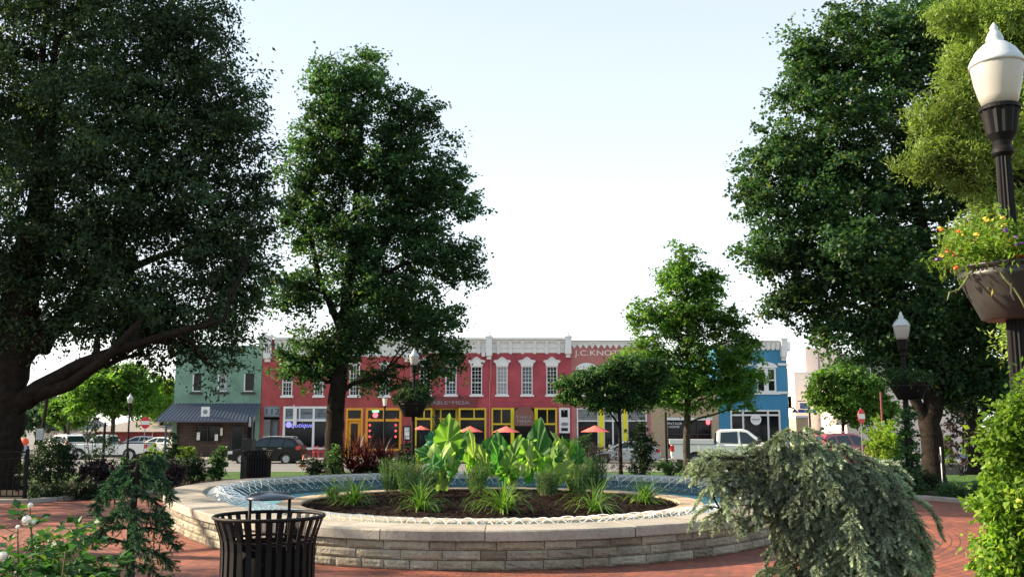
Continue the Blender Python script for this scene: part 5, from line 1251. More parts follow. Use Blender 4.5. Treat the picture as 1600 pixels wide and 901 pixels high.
mb = MB(); mb.lathe([(.40,0),(.40,.06)], 28); o = mb.build('round_sign', M['white']); o.rotation_euler = (PI/2,0,0); o.location = (U(1179), FY-.12, V_(655)); place(o, bb)
text('MARKET', U(1179), V_(655), FY-.185, .17, M['grey_wall'], bb, 'sign_lettering')
mb = MB(); mb.box(U(1241.5)-.05, U(1241.5)+.06, FY+1.0, FY+1.5, V_(637), V_(618)); part(mb, 'hanging_sign', M['black'], bb)
mb = MB(); mb.tube([(U(1232),FY,V_(636)),(U(1237),FY-.3,V_(637)),(U(1239),FY-.3,V_(639))], .06, 6); mb.lathe([(.05,.0),(.26,-.25)], 12, (U(1239),FY-.3,V_(639))); part(mb, 'wall_lamp', M['black'], bb)

# side street at the right
def block(name, lab, px0, px1, pyt, Y, m, wins=(), depth=14, **k):
    x0, x1 = U(px0,640,Y), U(px1,640,Y); r = empty(name, ((x0+x1)/2, Y, -.87), lab, 'building')
    hs = [px_hole(*w, Y=Y) for w in wins]; mb = MB(); wall(mb, x0, x1, -.9, V_(pyt, Y), Y, hs, back=depth); part(mb, 'wall', M[m], r)
    for h in hs: window(r, h, Y, 'trim', 'pane', sash=False)
    mb = MB(); mb.box(x0-.06, x1+.06, Y-.1, Y+.34, V_(pyt,Y), V_(pyt,Y)+.16); part(mb, 'parapet_cap', M['trim'], r); return r
cr1 = block('cream_building', 'pale cream side street building in full sun beyond the blue corner', 1243, 1328, 583, 100, 'cream_wall', [(1262,1268,600,620),(1280,1286,600,620),(1300,1306,600,620)])
cr2 = block('pink_building', 'tall pale pink wall with thin conduits rising behind the cream building', 1262, 1318, 545, 112, 'pale_pink')
mb = MB()
for px in (1281, 1297, 1318-.8): mb.tube([(U(px,600,112),111.95,V_(583,112)),(U(px,600,112),111.95,V_(552,112)),(U(px-1.5,600,112),111.9,V_(548,112))], .07, 5)
part(mb, 'conduits', M['grey_wall'], cr2)
cr3 = block('brick_building', 'red brown brick building top showing behind the round street tree', 1318, 1405, 556, 118, 'grey_brick', [(1345,1352,575,592),(1362,1369,575,592)])
cr4 = block('cream_building', 'low peach stucco building across the right hand street with a pair of awnings', 1322, 1500, 598, 92, 'pale_pink', [(1352,1362,664,684),(1405,1413,640,655)])
for a, b in ((1296,1322),(1322,1346)):
    mb = MB(); x0, x1 = U(a+1,660,90), U(b-1,660,90); xm = (x0+x1)/2; zt, zb = V_(648,90), V_(664,90)
    mb.add([(x0,88.6,zb),(x1,88.6,zb),(x1,90.9,zb),(x0,90.9,zb),(xm,90.9,zt),(xm,89.4,zt)], [(0,1,5),(1,2,4,5),(2,3,4),(3,0,5,4),(3,2,1,0)]); part(mb, 'awning', M['shingle'], cr4)
block('tan_shed', 'small tan storefront between the blue corner and the street signs', 1243, 1262, 652, 88, 'tan_wall')

# left side of the street
lb = empty('low_red_building', (U(195,690,98), 98, -.87), 'long low building with grey shingled roof and red walls behind the parking lot', 'building')
mb = MB(); wall(mb, U(150,680,98), U(262,680,98), -.9, V_(672,98), 98, [], back=12); part(mb, 'wall', M['red_wall'], lb)
xa, xb, ya, yb_ = U(122,670,96.8), U(266,670,96.8), 96.8, 111; zr = V_(650,104)
mb = MB(); mb.add([(xa,ya,V_(674,97)),(xb,ya,V_(674,97)),(xb,yb_,V_(674,97)),(xa,yb_,V_(674,97)),(xa+5,104,zr),(xb-1,104,zr)], [(0,1,5,4),(1,2,5),(2,3,4,5),(3,0,4),(3,2,1,0)]); part(mb, 'roof', M['shingle'], lb)
mb = MB(); mb.box(U(95,680,97), U(150,680,97), 98, 108, -.9, V_(676,98)); part(mb, 'side_wing', M['grey_wall'], lb)
text('T', U(238,680,97.9), V_(679,98), 97.9, 1.0, M['white'], lb, 'wall_letter')
hb = empty('grey_house', (U(90,660,125), 125, -.87), 'pale gabled house barely visible between the trees at far left', 'house')
mb = MB(); wall(mb, U(60,660,125), U(122,660,125), -.9, V_(672,125), 125, [], back=10); part(mb, 'wall', M['cream_wall'], hb)
mb = MB(); xa, xb = U(58,660,124), U(124,660,124); mb.prism([(xa, V_(672,125)), (xb, V_(672,125)), ((xa+xb)/2, V_(655,125))], 124.5, 136); part(mb, 'roof', M['shingle'], hb)

# ------------------------------------------------------------------ street lamps
def globe_mat():
    m = bpy.data.materials.new('frosted_globe'); m.use_nodes = True; n = m.node_tree; b = n.nodes['Principled BSDF']
    b.inputs['Base Color'].default_value = (.50,.49,.46,1); b.inputs['Roughness'].default_value = .3
    t = n.nodes.new('ShaderNodeBsdfTranslucent'); t.inputs[0].default_value = (.55,.54,.50,1)
    ms = n.nodes.new('ShaderNodeMixShader'); ms.inputs[0].default_value = .35
    n.links.new(b.outputs[0], ms.inputs[1]); n.links.new(t.outputs[0], ms.inputs[2]); n.links.new(ms.outputs[0], n.nodes['Material Output'].inputs[0]); return m
M['globe'] = globe_mat(); M['globe_cap'] = mat('globe_cap', (.42,.46,.48), .3, coat=.3)
M['planter'] = mat('bronze_planter', (.030,.029,.028), .45, noise=.15, nscale=6)
M['flower_orange'] = mat('orange_petal', (.75,.13,.02), .6); M['flower_purple'] = mat('purple_petal', (.10,.03,.20), .6); M['flower_yellow'] = mat('yellow_petal', (.70,.42,.04), .6)
M['leaf_basket'] = leafmat('basket_leaves', (.09,.17,.03), (.17,.26,.05), (.35,.25,.05), trans=.4, rough=.4)
M['leaf_shadebasket'] = leafmat('shaded_basket_leaves', (.02,.05,.02), (.04,.08,.03), trans=.2)  # shade put into the colour: darker copy of the basket leaves
def lamp(lab, loc, H, group=None, detail=True, s=1.0, cat='street lamp', fl=24):
    """acorn globe post lamp; H is the height of the finial"""
    t = empty('street_lamp', loc, lab, cat, group); n = 28 if detail else 14
    b = H - .90*s                                       # bottom of the fitter
    mb = MB(); mb.lathe([(.20*s,0),(.21*s,.10),(.17*s,.18),(.15*s,.55),(.12*s,.62),(.13*s,.68),(.09*s,.74)], n); mb.build('base', M['black_metal'], parent=t, smooth=True)
    mb = MB(); mb.lathe([(.085*s,.72),(.058*s,b-.24*s)], fl*2, flute=1, fdepth=.16); mb.build('pole', M['black_metal'], parent=t)
    mb = MB(); mb.lathe([(.066*s,b-.26*s),(.085*s,b-.24*s),(.085*s,b-.21*s),(.065*s,b-.18*s),(.075*s,b-.14*s),(.115*s,b-.08*s)], n); mb.lathe([(.115*s,b-.08*s),(.135*s,b+.05*s),(.15*s,b+.13*s)], fl*2, flute=1, fdepth=.10); mb.lathe([(.158*s,b+.128*s),(.160*s,b+.155*s),(.14*s,b+.17*s)], n); mb.build('fitter', M['black_metal'], parent=t, smooth=False)
    mb = MB(); mb.lathe([(.13*s,b+.165*s),(.155*s,b+.24*s),(.185*s,b+.36*s),(.205*s,b+.50*s),(.203*s,b+.515*s)], n); mb.build('globe', M['globe'], parent=t, smooth=True)
    mb = MB(); mb.lathe([(.215*s,b+.508*s),(.218*s,b+.53*s),(.205*s,b+.56*s),(.16*s,b+.64*s),(.10*s,b+.70*s),(.065*s,b+.72*s),(.07*s,b+.75*s),(.05*s,b+.80*s),(.03*s,b+.83*s),(.034*s,b+.85*s),(.001,b+.90*s)], n); mb.build('globe_cap', M['globe_cap'], parent=t, smooth=True)
    return t
def lamp_at(lab, px, ptop, Y, zb, **k):
    top = at(px, ptop, Y); return lamp(lab, (top.x, Y, zb), top.z - zb, **k)
LY = 7.7
near = lamp_at('near black fluted lamp post with white acorn globe and flower planter, top right', 1551, 35, LY, .0, fl=14)
near.location.x = at(1596, 600, LY).x                                     # plumb post: its foot is what fixes it
near.location.x = (at(1552, 60, LY).x + at(1596, 600, LY).x) / 2
# planter of the near lamp, split round the post
def planter(lab, loc, R, H, seed, nleaf, lsz, lm, grp, flowers=True, detail=True):
    t = empty('basket_planter', loc, lab, 'planter', grp); n = 40 if detail else 18
    mb = MB(); mb.lathe([(R*.50,0),(R*.56,.03*H),(R*.74,.45*H),(R*.90,.80*H),(R*.93,.86*H),(R*.90,.90*H),(R*.90,.97*H),(R,1.0*H),(R*.98,1.04*H),(R*.86,1.03*H),(R*.8,.85*H),(.09,.85*H)], n, caps=False)
    mb.lathe([(.07,.0),(R*.50,.0)], n, caps=False); mb.build('pot', M['planter' if flowers else 'black_metal'], parent=t, smooth=True)
    rg = random.Random(seed); lob = [((0, 0, H*1.25), (R*1.0, R*1.0, H*(.75 if flowers else .7)))]
    for i in range(9):
        a = 2*PI*i/9; lob.append(((R*.85*math.cos(a), R*.85*math.sin(a), H*rg.uniform(1.05, 1.7)), (R*.5, R*.5, H*.42)))
    o, cc = foliage('foliage', lob, nleaf, lsz, M[lm], t, seed, .12*R/.42, 30, .42, .9, .45, False, .2)
    if flowers:
        for q in range(70):
            p = Vector(cc[rg.randrange(len(cc))]); p = p + Vector((p.x, p.y, 0)).normalized()*rg.uniform(.04, .16) + Vector((0,0,rg.uniform(.0, .10))); mb = MB(); r = .026*rg.uniform(.7, 1.2)
            for k in range(14):
                u = Vector((rg.gauss(0,1), rg.gauss(0,1), abs(rg.gauss(0,1)))).normalized(); a = u.orthogonal().normalized()*r*.42; b = u.cross(a); c = p + u*r*.8
                mb.add([c+a, c+b, c-a, c-b], [(0,1,2,3)])
            mb.build('flower', M[rg.choice(['flower_orange','flower_orange','flower_purple','flower_purple','flower_yellow'])], parent=t)
    return t
pz = at(1590, 500, LY).z; ptop = at(1590, 420, LY).z
pl = planter('bronze planter of orange and purple lantana clasping the near lamp post', (near.location.x, LY, pz), .44, ptop-pz, 501, 8000, .05, 'leaf_basket', 'flower baskets on the lamp posts')
for k, ln in enumerate([[(-.40,-.12,.36),(-.46,-.14,.28),(-.52,-.16,.22),(-.60,-.18,.20),(-.62,-.18,.14)],[(-.46,-.14,.26),(-.45,-.16,.18),(-.42,-.17,.12)],[(-.30,-.33,.38),(-.26,-.38,.28),(-.20,-.40,.20),(-.16,-.42,.10),(-.14,-.42,.04)],[(-.22,-.40,.24),(-.24,-.42,.16),(-.22,-.43,.10)],[(.12,-.46,.14),(.06,-.48,.10),(-.02,-.49,.06),(-.06,-.49,.04)]]):
    mb = MB(); mb.tube([Vector(p)*1.0 for p in ln], [.008]*(len(ln)-1)+[.004], 5); mb.build('trailing_stem', M['bark_grey' if k % 2 else 'stem'], parent=pl)
# lamp on the right with climbing ivy
l2 = lamp_at('dark lamp post wrapped in ivy near the big right hand maple', 1407, 486, 21.6, 0, fl=10, detail=False, s=.88)
l2x = l2.location.x
planter('dark hanging basket on the ivy covered lamp post', (l2x+.10, 21.6, at(1415,624,21.6).z), .46, .36, 502, 2600, .07, 'leaf_shadebasket', 'flower baskets on the lamp posts', False, False)
t = empty('climbing_ivy', (l2x+.05, 21.6, 0), 'dark green ivy climbing the foot of the right hand lamp post', 'vine')
o, _ = foliage('leaves', [((l2x+.03, 21.6, z), (r, r, .28)) for z, r in ((.2,.32),(.55,.24),(.95,.2),(1.3,.19),(1.65,.16),(1.9,.12))], 3800, .07, M['leaf_maple'], None, 503, .12, 30, .8); place(o, t)
# middle lamp
l3 = lamp_at('black lamp post with hanging basket standing before the restaurant front', 647.5, 543, 27.6, 0, fl=10, detail=False, s=.68)
planter('round dark hanging basket on the middle lamp post', (l3.location.x-.03, 27.6, at(643,651,27.6).z), .46, .42, 504, 3000, .10, 'leaf_shadebasket', 'flower baskets on the lamp posts', False, False)
lamp_at('thin black lamp post with pale globe by the far left street tree', 204, 614, 64, -.85, s=.9, detail=False, fl=8, group='far street lamps')
t = empty('square_lamp', (at(600,700,52).x, 52, -.85), 'slim black pole with a white box lantern in front of the orange shop', 'street lamp')
zt = at(600,622,52).z+.85
mb = MB(); mb.lathe([(.06,0),(.045,zt-.42)], 10); mb.lathe([(.08,zt-.46),(.10,zt-.40)], 10); mb.build('pole', M['black_metal'], parent=t)
mb = MB(); mb.lathe([(.09,zt-.40),(.13,zt-.06),(.15,zt-.05),(.15,zt)], 4); mb.build('lantern', M['globe'], parent=t)

# ------------------------------------------------------------------ fence, bench, low wall, posts
fx0, fx1, fY = at(-60,780,20.5).x, at(38,780,20.5).x, 20.5
fe = empty('iron_railing', (fx1, fY, 0), 'black iron railing with thin pickets at the left edge below the oak', 'fence')
mb = MB(); mb.box(fx0, fx1, fY-.02, fY+.02, 1.03, 1.06); mb.box(fx0, fx1, fY-.018, fY+.018, .12, .15); mb.box(fx0, fx1, fY-.015, fY+.015, .90, .92); part(mb, 'rails', M['black_metal'], fe)
x = fx1 - .13
while x > fx0: mb = MB(); mb.box(x-.008, x+.008, fY-.008, fY+.008, .151, .899); part(mb, 'picket', M['black_metal'], fe); x -= .125
for x in (fx1, fx1-1.6): mb = MB(); mb.box(x-.03, x+.03, fY-.03, fY+.03, 0, 1.10); mb.lathe([(.035,1.10),(.02,1.13),(.028,1.15),(.001,1.18)], 8, (x, fY, 0)); part(mb, 'post', M['black_metal'], fe)
be = empty('park_bench', (at(55,720,23).x, 23.0, 0), 'dark bench with pale slats half hidden behind the bush by the oak', 'bench')
bx0, bx1 = at(30,720,23).x, at(78,720,23).x
for z, nm, y in ((.72,'backrest',23.2),(.45,'seat',23.0)):
    mb = MB()
    if nm == 'seat':
        for k in range(3): mb.box(bx0, bx1, 22.82+k*.13, 22.93+k*.13, z-.02, z+.015)
    else:
        for k in range(3): mb.box(bx0, bx1, 23.2, 23.23, z-.12+k*.12, z-.03+k*.12)
    part(mb, nm, M['kerb'], be)
for x in (bx0+.06, bx1-.06): mb = MB(); mb.box(x-.025, x+.025, 22.84, 22.90, 0, .429); mb.box(x-.025, x+.025, 23.16, 23.199, 0, .9); mb.box(x-.024, x+.024, 22.90, 23.16, .38, .428); part(mb, 'leg', M['black_metal'], be)
lw = empty('low_wall', (at(1512,725,37).x, 37, gz(37)), 'long low brownish stone wall at the back of the right hand lawn', 'wall')
mb = MB(); a, b = at(1430,728,37).x, at(1640,728,37).x; mb.box(a, b, 37, 37.4, gz(37)-.2, gz(37)+.32); part(mb, 'wall_body', M['concrete'], lw)
mb = MB(); mb.box(a-.05, b+.05, 36.94, 37.46, gz(37)+.32, gz(37)+.39); part(mb, 'cap', M['coping'], lw)
for px in (1446, 1508): mb = MB(); x = at(px,728,37).x; mb.box(x-.1, x+.1, 36.93, 36.99, gz(37)+.05, gz(37)+.22); part(mb, 'wall_light', M['white'], lw)
for px, pl_, nm in ((1473, 700, 'white plastic stake standing in front of the big maple trunk'), (1487, 712, 'leaning thin wooden stake right of the maple trunk')):
    t = empty('garden_stake', (at(px,758,22.8).x, 22.8, 0), nm, 'stake'); mb = MB(); h = at(px,pl_,22.8).z; mb.tube([(0,0,-.05),(-.25 if px > 1480 else 0,0,h)], .014, 8); mb.lathe([(.016,0),(.018,.03)], 8, (-.25 if px > 1480 else 0,0,h)); mb.build('shaft', M['white' if px < 1480 else 'bark_grey'], parent=t)

# ------------------------------------------------------------------ shrubs behind the fountain
SH = [
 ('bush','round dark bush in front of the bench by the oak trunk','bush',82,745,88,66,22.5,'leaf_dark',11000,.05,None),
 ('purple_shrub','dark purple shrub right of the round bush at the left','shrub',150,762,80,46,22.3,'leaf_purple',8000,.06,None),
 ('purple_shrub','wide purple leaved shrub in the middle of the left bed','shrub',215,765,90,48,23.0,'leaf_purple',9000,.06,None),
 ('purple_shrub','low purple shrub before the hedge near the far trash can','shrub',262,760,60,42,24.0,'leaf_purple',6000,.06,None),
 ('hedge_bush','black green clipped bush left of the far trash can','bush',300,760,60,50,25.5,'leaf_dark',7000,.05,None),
 ('liriope_clump','strap leaved ground cover behind the left kerb','plant',70,781,75,26,21.0,'leaf_dark',2600,.11,'strap'),
 ('liriope_clump','second strap leaved clump along the left kerb','plant',135,778,70,26,21.3,'leaf_dark',2600,.11,'strap'),
 ('liriope_clump','shaded strap leaved clump at the end of the left kerb','plant',185,774,60,24,22.2,'leaf_dark',2200,.11,'strap'),
 ('slender_shrub','thin airy shrub in front of the white pickup','shrub',148,735,70,90,26.0,'leaf_dark',900,.07,'airy'),
 ('leafy_plant','mid green leafy plant just left of the far trash can','plant',342,745,34,52,25.5,'leaf_maple',1400,.09,None),
 ('dark_conifer','small dark conifer before the awning of the green building','conifer',268,735,42,62,34,'leaf_dark',3600,.07,'cone'),
 ('gold_shrub','sunlit golden green shrub beside the small dark conifer','shrub',240,727,40,34,38,'leaf_lime',1700,.09,None),
 ('gold_shrub','golden green shrub between the dark conifer and the leafy plant','shrub',290,727,34,34,38,'leaf_lime',1500,.09,None),
 ('green_shrub','green shrub at the lawn edge beneath the white pickup bed','shrub',205,735,50,24,36,'leaf_maple',1500,.09,None),
 ('mound_bush','dark mound bush just left of the middle maple trunk','bush',492,742,42,28,28.5,'leaf_dark',2400,.06,None),
 ('green_sprig_shrub','loose mid green shrub against the middle maple trunk','shrub',528,742,50,52,27.8,'leaf_maple',1500,.07,None),
 ('mound_bush','low dark bush under the burgundy cordyline','bush',590,742,70,22,28.0,'leaf_dark',2600,.06,None),
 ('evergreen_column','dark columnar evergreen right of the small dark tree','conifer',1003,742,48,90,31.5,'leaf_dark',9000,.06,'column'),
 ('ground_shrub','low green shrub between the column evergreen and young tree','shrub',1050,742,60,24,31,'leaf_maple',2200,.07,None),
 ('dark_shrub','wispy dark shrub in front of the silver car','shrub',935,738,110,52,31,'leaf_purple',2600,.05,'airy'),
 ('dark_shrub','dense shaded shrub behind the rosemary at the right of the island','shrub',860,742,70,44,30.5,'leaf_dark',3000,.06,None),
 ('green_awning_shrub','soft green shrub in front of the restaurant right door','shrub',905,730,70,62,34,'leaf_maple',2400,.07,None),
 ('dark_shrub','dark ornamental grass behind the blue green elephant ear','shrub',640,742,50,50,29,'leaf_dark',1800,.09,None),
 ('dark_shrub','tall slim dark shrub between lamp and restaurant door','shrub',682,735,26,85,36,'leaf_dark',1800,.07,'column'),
 ('yellow_flower_bush','bush with small yellow blooms beside the blue green leaf','bush',655,742,36,36,28,'leaf_lime',700,.06,None),
 ('weeping_shrub','yellow green weeping shrub beside the red vehicle','shrub',1380,722,76,78,40,'leaf_lime',9000,.09,None),
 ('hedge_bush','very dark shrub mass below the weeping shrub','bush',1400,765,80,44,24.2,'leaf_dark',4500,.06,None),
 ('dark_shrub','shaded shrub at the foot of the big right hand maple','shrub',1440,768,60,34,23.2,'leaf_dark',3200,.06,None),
 ('liriope_clump','strap leaved clump at the kerb right of the big maple','plant',1490,780,70,24,21.2,'leaf_maple',2400,.11,'strap'),
 ('liriope_clump','strap leaved clump at the far right kerb','plant',1545,781,50,24,21.2,'leaf_maple',1900,.11,'strap'),
 ('purple_leaf_shrub','dark purple leaved shrub between the two right hand trunks','shrub',1500,690,60,60,32,'leaf_purple',2200,.09,'float'),
 ('yellow_shrub','bright yellow green shrub behind the low wall','shrub',1535,712,80,60,46,'leaf_lime',5000,.12,None),
 ('yellow_shrub','second bright shrub farther left behind the low wall','shrub',1478,708,40,40,48,'leaf_lime',2200,.12,None),
 ('round_shrub','olive shrub in front of the cream building door','shrub',1282,700,34,42,56,'leaf_maple',2400,.14,None),
 ('gold_shrub','pale gold shrub peeping from behind the spruce arm','shrub',1105,745,60,36,29.5,'leaf_lime',2400,.06,None),
]
for i, (nm, lab, cat, px, pb, w, h, Y, mt, n, sz, shp) in enumerate(SH):
    kw = {}
    if shp == 'strap': kw = dict(aspect=.16, flat=1.2, clump=.16, droop=.6)
    if shp == 'airy': kw = dict(clump=.22, stems=14)
    if shp in ('cone', 'column'): kw['shape'] = shp
    if shp in ('cone','column'): kw['clump'] = .13
    shrub(nm, lab, cat, px, pb, w, h, Y, mt, 600+i, n=n, size=sz, **kw)
# burgundy cordyline: sword leaves on short canes
for i, (px, pb, h, lab) in enumerate([(560,742,1.35,'burgundy cordyline with sword shaped leaves left of the square lamp'),(596,742,1.1,'smaller burgundy cordyline right of the tall one')]):
    p = at(px, pb, 27.8); t = empty('burgundy_cordyline', (p.x, 27.8, .03), lab, 'plant', 'burgundy cordylines behind the fountain')
    for j, (dx, hh) in enumerate([(0,.55),(.22,.3),(-.25,.25),(.1,.05),(-.12,.1)]):
        o = blades('leaf_rosette', 42, .62*h, .13, .028, M['leaf_burgundy'], 700+i*9+j, up=.1); o.parent = t; o.location = (dx, (j-2)*.1, hh*h)
        mb = MB(); mb.tube([(dx*.3,(j-2)*.03,0),(dx,(j-2)*.1,hh*h+.05)], .02, 6); mb.build('cane', M['bark'], parent=t)

# ------------------------------------------------------------------ vehicles
M['tyre'] = mat('tyre', (.018,.018,.018), .85); M['alloy'] = mat('alloy', (.50,.50,.50), .35, metal=.7)
M['car_black'] = mat('black_car_paint', (.004,.004,.005), .3, spec=.3, coat=.15); M['car_white'] = mat('white_car_paint', (.72,.72,.70), .3, coat=1)
M['car_silver'] = mat('silver_car_paint', (.42,.45,.48), .32, metal=.35, coat=1); M['car_red'] = mat('red_car_paint', (.30,.015,.03), .25, coat=1)
M['car_glass'] = mat('car_glass', (.015,.03,.04), .06, spec=.45); M['lamp_red'] = mat('tail_lamp', (.55,.02,.03), .2, coat=1); M['lamp_clear'] = mat('head_lamp', (.65,.66,.66), .1, coat=1)
M['chrome'] = mat('chrome', (.7,.7,.7), .15, metal=1); M['plastic'] = mat('dark_plastic', (.03,.03,.03), .6)
def arch_pts(cx, r, z, n=8): return [(cx - r*math.cos(PI*i/n), z + r*math.sin(PI*i/n)) for i in range(n+1)]
def shell(mb, poly, W, edge=.05, inset=.035, taper=None, mat=0):
    """side outline carried across the width with eased shoulders; taper(z) gives the half width"""
    cx = sum(p[0] for p in poly)/len(poly); cz = sum(p[1] for p in poly)/len(poly); n = len(poly)
    def st(y, s): return [(p[0] + (cx-p[0])*s/max(abs(cx-p[0])+.001, .3), (taper(p[1]) if taper else W/2)*y - (edge if False else 0), p[1] + (cz-p[1])*s/max(abs(cz-p[1])+.001, .3)) for p in poly]
    rows = [st(-1, inset), st(-1+2*edge/W, 0), st(1-2*edge/W, 0), st(1, inset)]
    vs = [v for r in rows for v in r]; fs = [(k*n+i, k*n+(i+1)%n, (k+1)*n+(i+1)%n, (k+1)*n+i) for k in range(3) for i in range(n)]
    fs += [tuple(range(n-1,-1,-1)), tuple(3*n+i for i in range(n))]
    mb.add(vs, fs, mat)
def side_pane(mb, poly, tp, s, off=.008):
    if True:
        a = [(x, s*(tp(z)+off), z) for x, z in poly]; b = [(x, s*(tp(z)-.02), z) for x, z in poly]; n = len(a)
        mb.add(a + b, [tuple(range(n)) if s < 0 else tuple(range(n-1,-1,-1))] + [(i, n+i, n+(i+1)%n, (i+1)%n) for i in range(n)])
def wheel(root, x, y, r, w=.22):
    s = 1 if y > 0 else -1; t = .33*r
    mb = MB(); mb.lathe([(r*.62,-w/2),(r*.93,-w/2),(r,-w/2+.04),(r,w/2-.04),(r*.93,w/2),(r*.62,w/2)], 28, caps=False)
    o = mb.build('wheel', M['tyre'], parent=root, smooth=True); o.rotation_euler = (-s*PI/2, 0, 0); o.location = (x, y, r)
    mb = MB(); mb.lathe([(r*.64,w/2-.01),(r*.60,w/2+.005),(r*.58,w/2-.05),(.01,w/2-.06)], 28, caps=False)
    for k in range(5):
        a = 2*PI*k/5; c, q = math.cos(a), math.sin(a); h = w/2-.005; p = Vector((-q, c, 0))*.05; u = Vector((c, q, 0))
        mb.add([*(Vector((0,0,z))+u*d+p*e*f for z in (h-.04, h) for d, f in ((.03,1.0),(r*.60,.7)) for e in (-1, 1))], [(4,5,7,6),(0,2,3,1),(0,4,6,2),(1,3,7,5)])
    mb.lathe([(.05,w/2),(.045,w/2+.01),(.001,w/2+.012)], 12, caps=False)
    mb.build('rim', M['alloy'], parent=o)
    mb = MB(); mb.lathe([(r*.57,w/2-.055),(.01,w/2-.056)], 16, caps=False); mb.build('brake_disc', M['plastic'], parent=o)
def vehicle(lab, cat, name, loc, rz, kind, paint, group='vehicles along the street'):
    t = empty(name, loc, lab, cat, group, rz)
    if kind == 'suv':
        L, W, R, wx = 4.7, 1.85, .36, (1.42,-1.38)
        poly = [(-2.28,.42),(-2.34,.62),(-2.30,.95),(-2.18,1.10),(-1.0,1.12),(1.0,1.06),(1.55,1.00),(2.05,.88),(2.27,.70),(2.33,.50),(2.28,.30),(wx[0]+.44,.28)] + arch_pts(wx[0],.42,.34)[::-1] + [(wx[0]-.44,.26),(wx[1]+.44,.26)] + arch_pts(wx[1],.42,.34)[::-1] + [(wx[1]-.44,.32)]
        gh = [(-2.20,1.08),(-1.92,1.50),(-1.70,1.64),(-1.2,1.69),(-.2,1.70),(.35,1.62),(1.30,1.05)]; tp = lambda z: W/2 - .03 - .30*max(0, z-1.05)
        sw = [[(-1.95,1.14),(-1.72,1.46),(-1.28,1.56),(-1.18,1.14)],[(-1.10,1.14),(-1.18,1.57),(-.42,1.60),(-.22,1.12)],[(-.14,1.12),(-.33,1.60),(.02,1.60),(.40,1.50),(.98,1.10)]]
        ws = ((1.24,1.09),(.42,1.57)); rw = ((-2.16,1.12),(-1.86,1.56)); tl = (-2.26,-1.98,.92,1.14); hl = (1.98,2.24,.66,.84)
    elif kind == 'wagon':
        L, W, R, wx = 4.5, 1.78, .33, (1.35,-1.32)
        poly = [(-2.2,.36),(-2.25,.55),(-2.2,.86),(-2.08,.98),(-1.0,1.0),(.9,.94),(1.5,.86),(2.0,.74),(2.2,.56),(2.22,.36),(2.18,.24),(wx[0]+.41,.22)] + arch_pts(wx[0],.39,.30)[::-1] + [(wx[0]-.41,.20),(wx[1]+.41,.20)] + arch_pts(wx[1],.39,.30)[::-1] + [(wx[1]-.41,.26)]
        gh = [(-2.08,.96),(-1.75,1.28),(-1.3,1.42),(-.5,1.47),(.1,1.42),(1.15,.93)]; tp = lambda z: W/2 - .03 - .32*max(0, z-.93)
        sw = [[(-1.72,1.02),(-1.48,1.24),(-1.10,1.34),(-1.02,1.00)],[(-.94,1.0),(-1.02,1.35),(-.38,1.39),(-.20,.99)],[(-.12,.99),(-.30,1.39),(0,1.37),(.30,1.28),(.84,.98)]]
        ws = ((1.08,.97),(.18,1.38)); rw = ((-2.0,1.0),(-1.72,1.26)); tl = (-2.18,-1.9,.76,.94); hl = (1.9,2.14,.56,.70)
    else:
        L, W, R, wx = 5.8, 1.98, .40, (1.85,-1.75)
        poly = [(-2.85,.55),(-2.9,.70),(-2.88,1.18),(-.80,1.18),(1.25,1.18),(2.45,1.12),(2.82,.98),(2.90,.70),(2.86,.42),(wx[0]+.50,.42)] + arch_pts(wx[0],.48,.42)[::-1] + [(wx[0]-.50,.40),(wx[1]+.50,.40)] + arch_pts(wx[1],.48,.42)[::-1] + [(wx[1]-.50,.46)]
        gh = [(-.82,1.16),(-.78,1.72),(-.62,1.86),(.35,1.88),(.62,1.80),(1.42,1.17)] if kind != 'regcab' else [(-.2,1.16),(-.15,1.70),(-.02,1.80),(.55,1.80),(.75,1.74),(1.45,1.17)]
        tp = lambda z: W/2 - .05 - .26*max(0, z-1.17)
        sw = [[(-.66,1.24),(-.62,1.72),(.12,1.76),(.14,1.22)],[(.24,1.22),(.22,1.76),(.52,1.72),(1.10,1.21)]] if kind != 'regcab' else [[(.02,1.24),(.06,1.68),(.55,1.70),(1.16,1.22)]]
        ws = ((1.34,1.22),(.68,1.75)); rw = ((-.83,1.26),(-.79,1.70)) if kind != 'regcab' else ((-.21,1.26),(-.16,1.66)); tl = (-2.89,-2.72,.85,1.14); hl = (2.55,2.86,.80,.98)
    mb = MB(); shell(mb, poly, W); body = mb.build('body', M[paint], parent=t, smooth=False, bevel=.02)
    mb = MB(); shell(mb, gh, W-.06, edge=.06, inset=.03, taper=tp); mb.build('cabin', M[paint], parent=t, bevel=.02)
    for q in sw:
        for y in (-1, 1): mb = MB(); side_pane(mb, q, tp, y); mb.build('side_window', M['car_glass'], parent=t)
    for (a, b), nm, sg in ((ws, 'windscreen', 1), (rw, 'rear_window', -1)):
        mb = MB(); o = .014*sg; wa, wb = tp(a[1])-.10, tp(b[1])-.12
        mb.add([(a[0]+o,-wa,a[1]+.01),(a[0]+o,wa,a[1]+.01),(b[0]+o,wb,b[1]+.01),(b[0]+o,-wb,b[1]+.01),(a[0]-o*2,-wa,a[1]-.03),(a[0]-o*2,wa,a[1]-.03),(b[0]-o*2,wb,b[1]-.03),(b[0]-o*2,-wb,b[1]-.03)], [(0,1,2,3) if sg > 0 else (3,2,1,0),(0,4,5,1),(2,6,7,3),(1,5,6,2),(3,7,4,0)])
        mb.build(nm, M['car_glass'], parent=t)
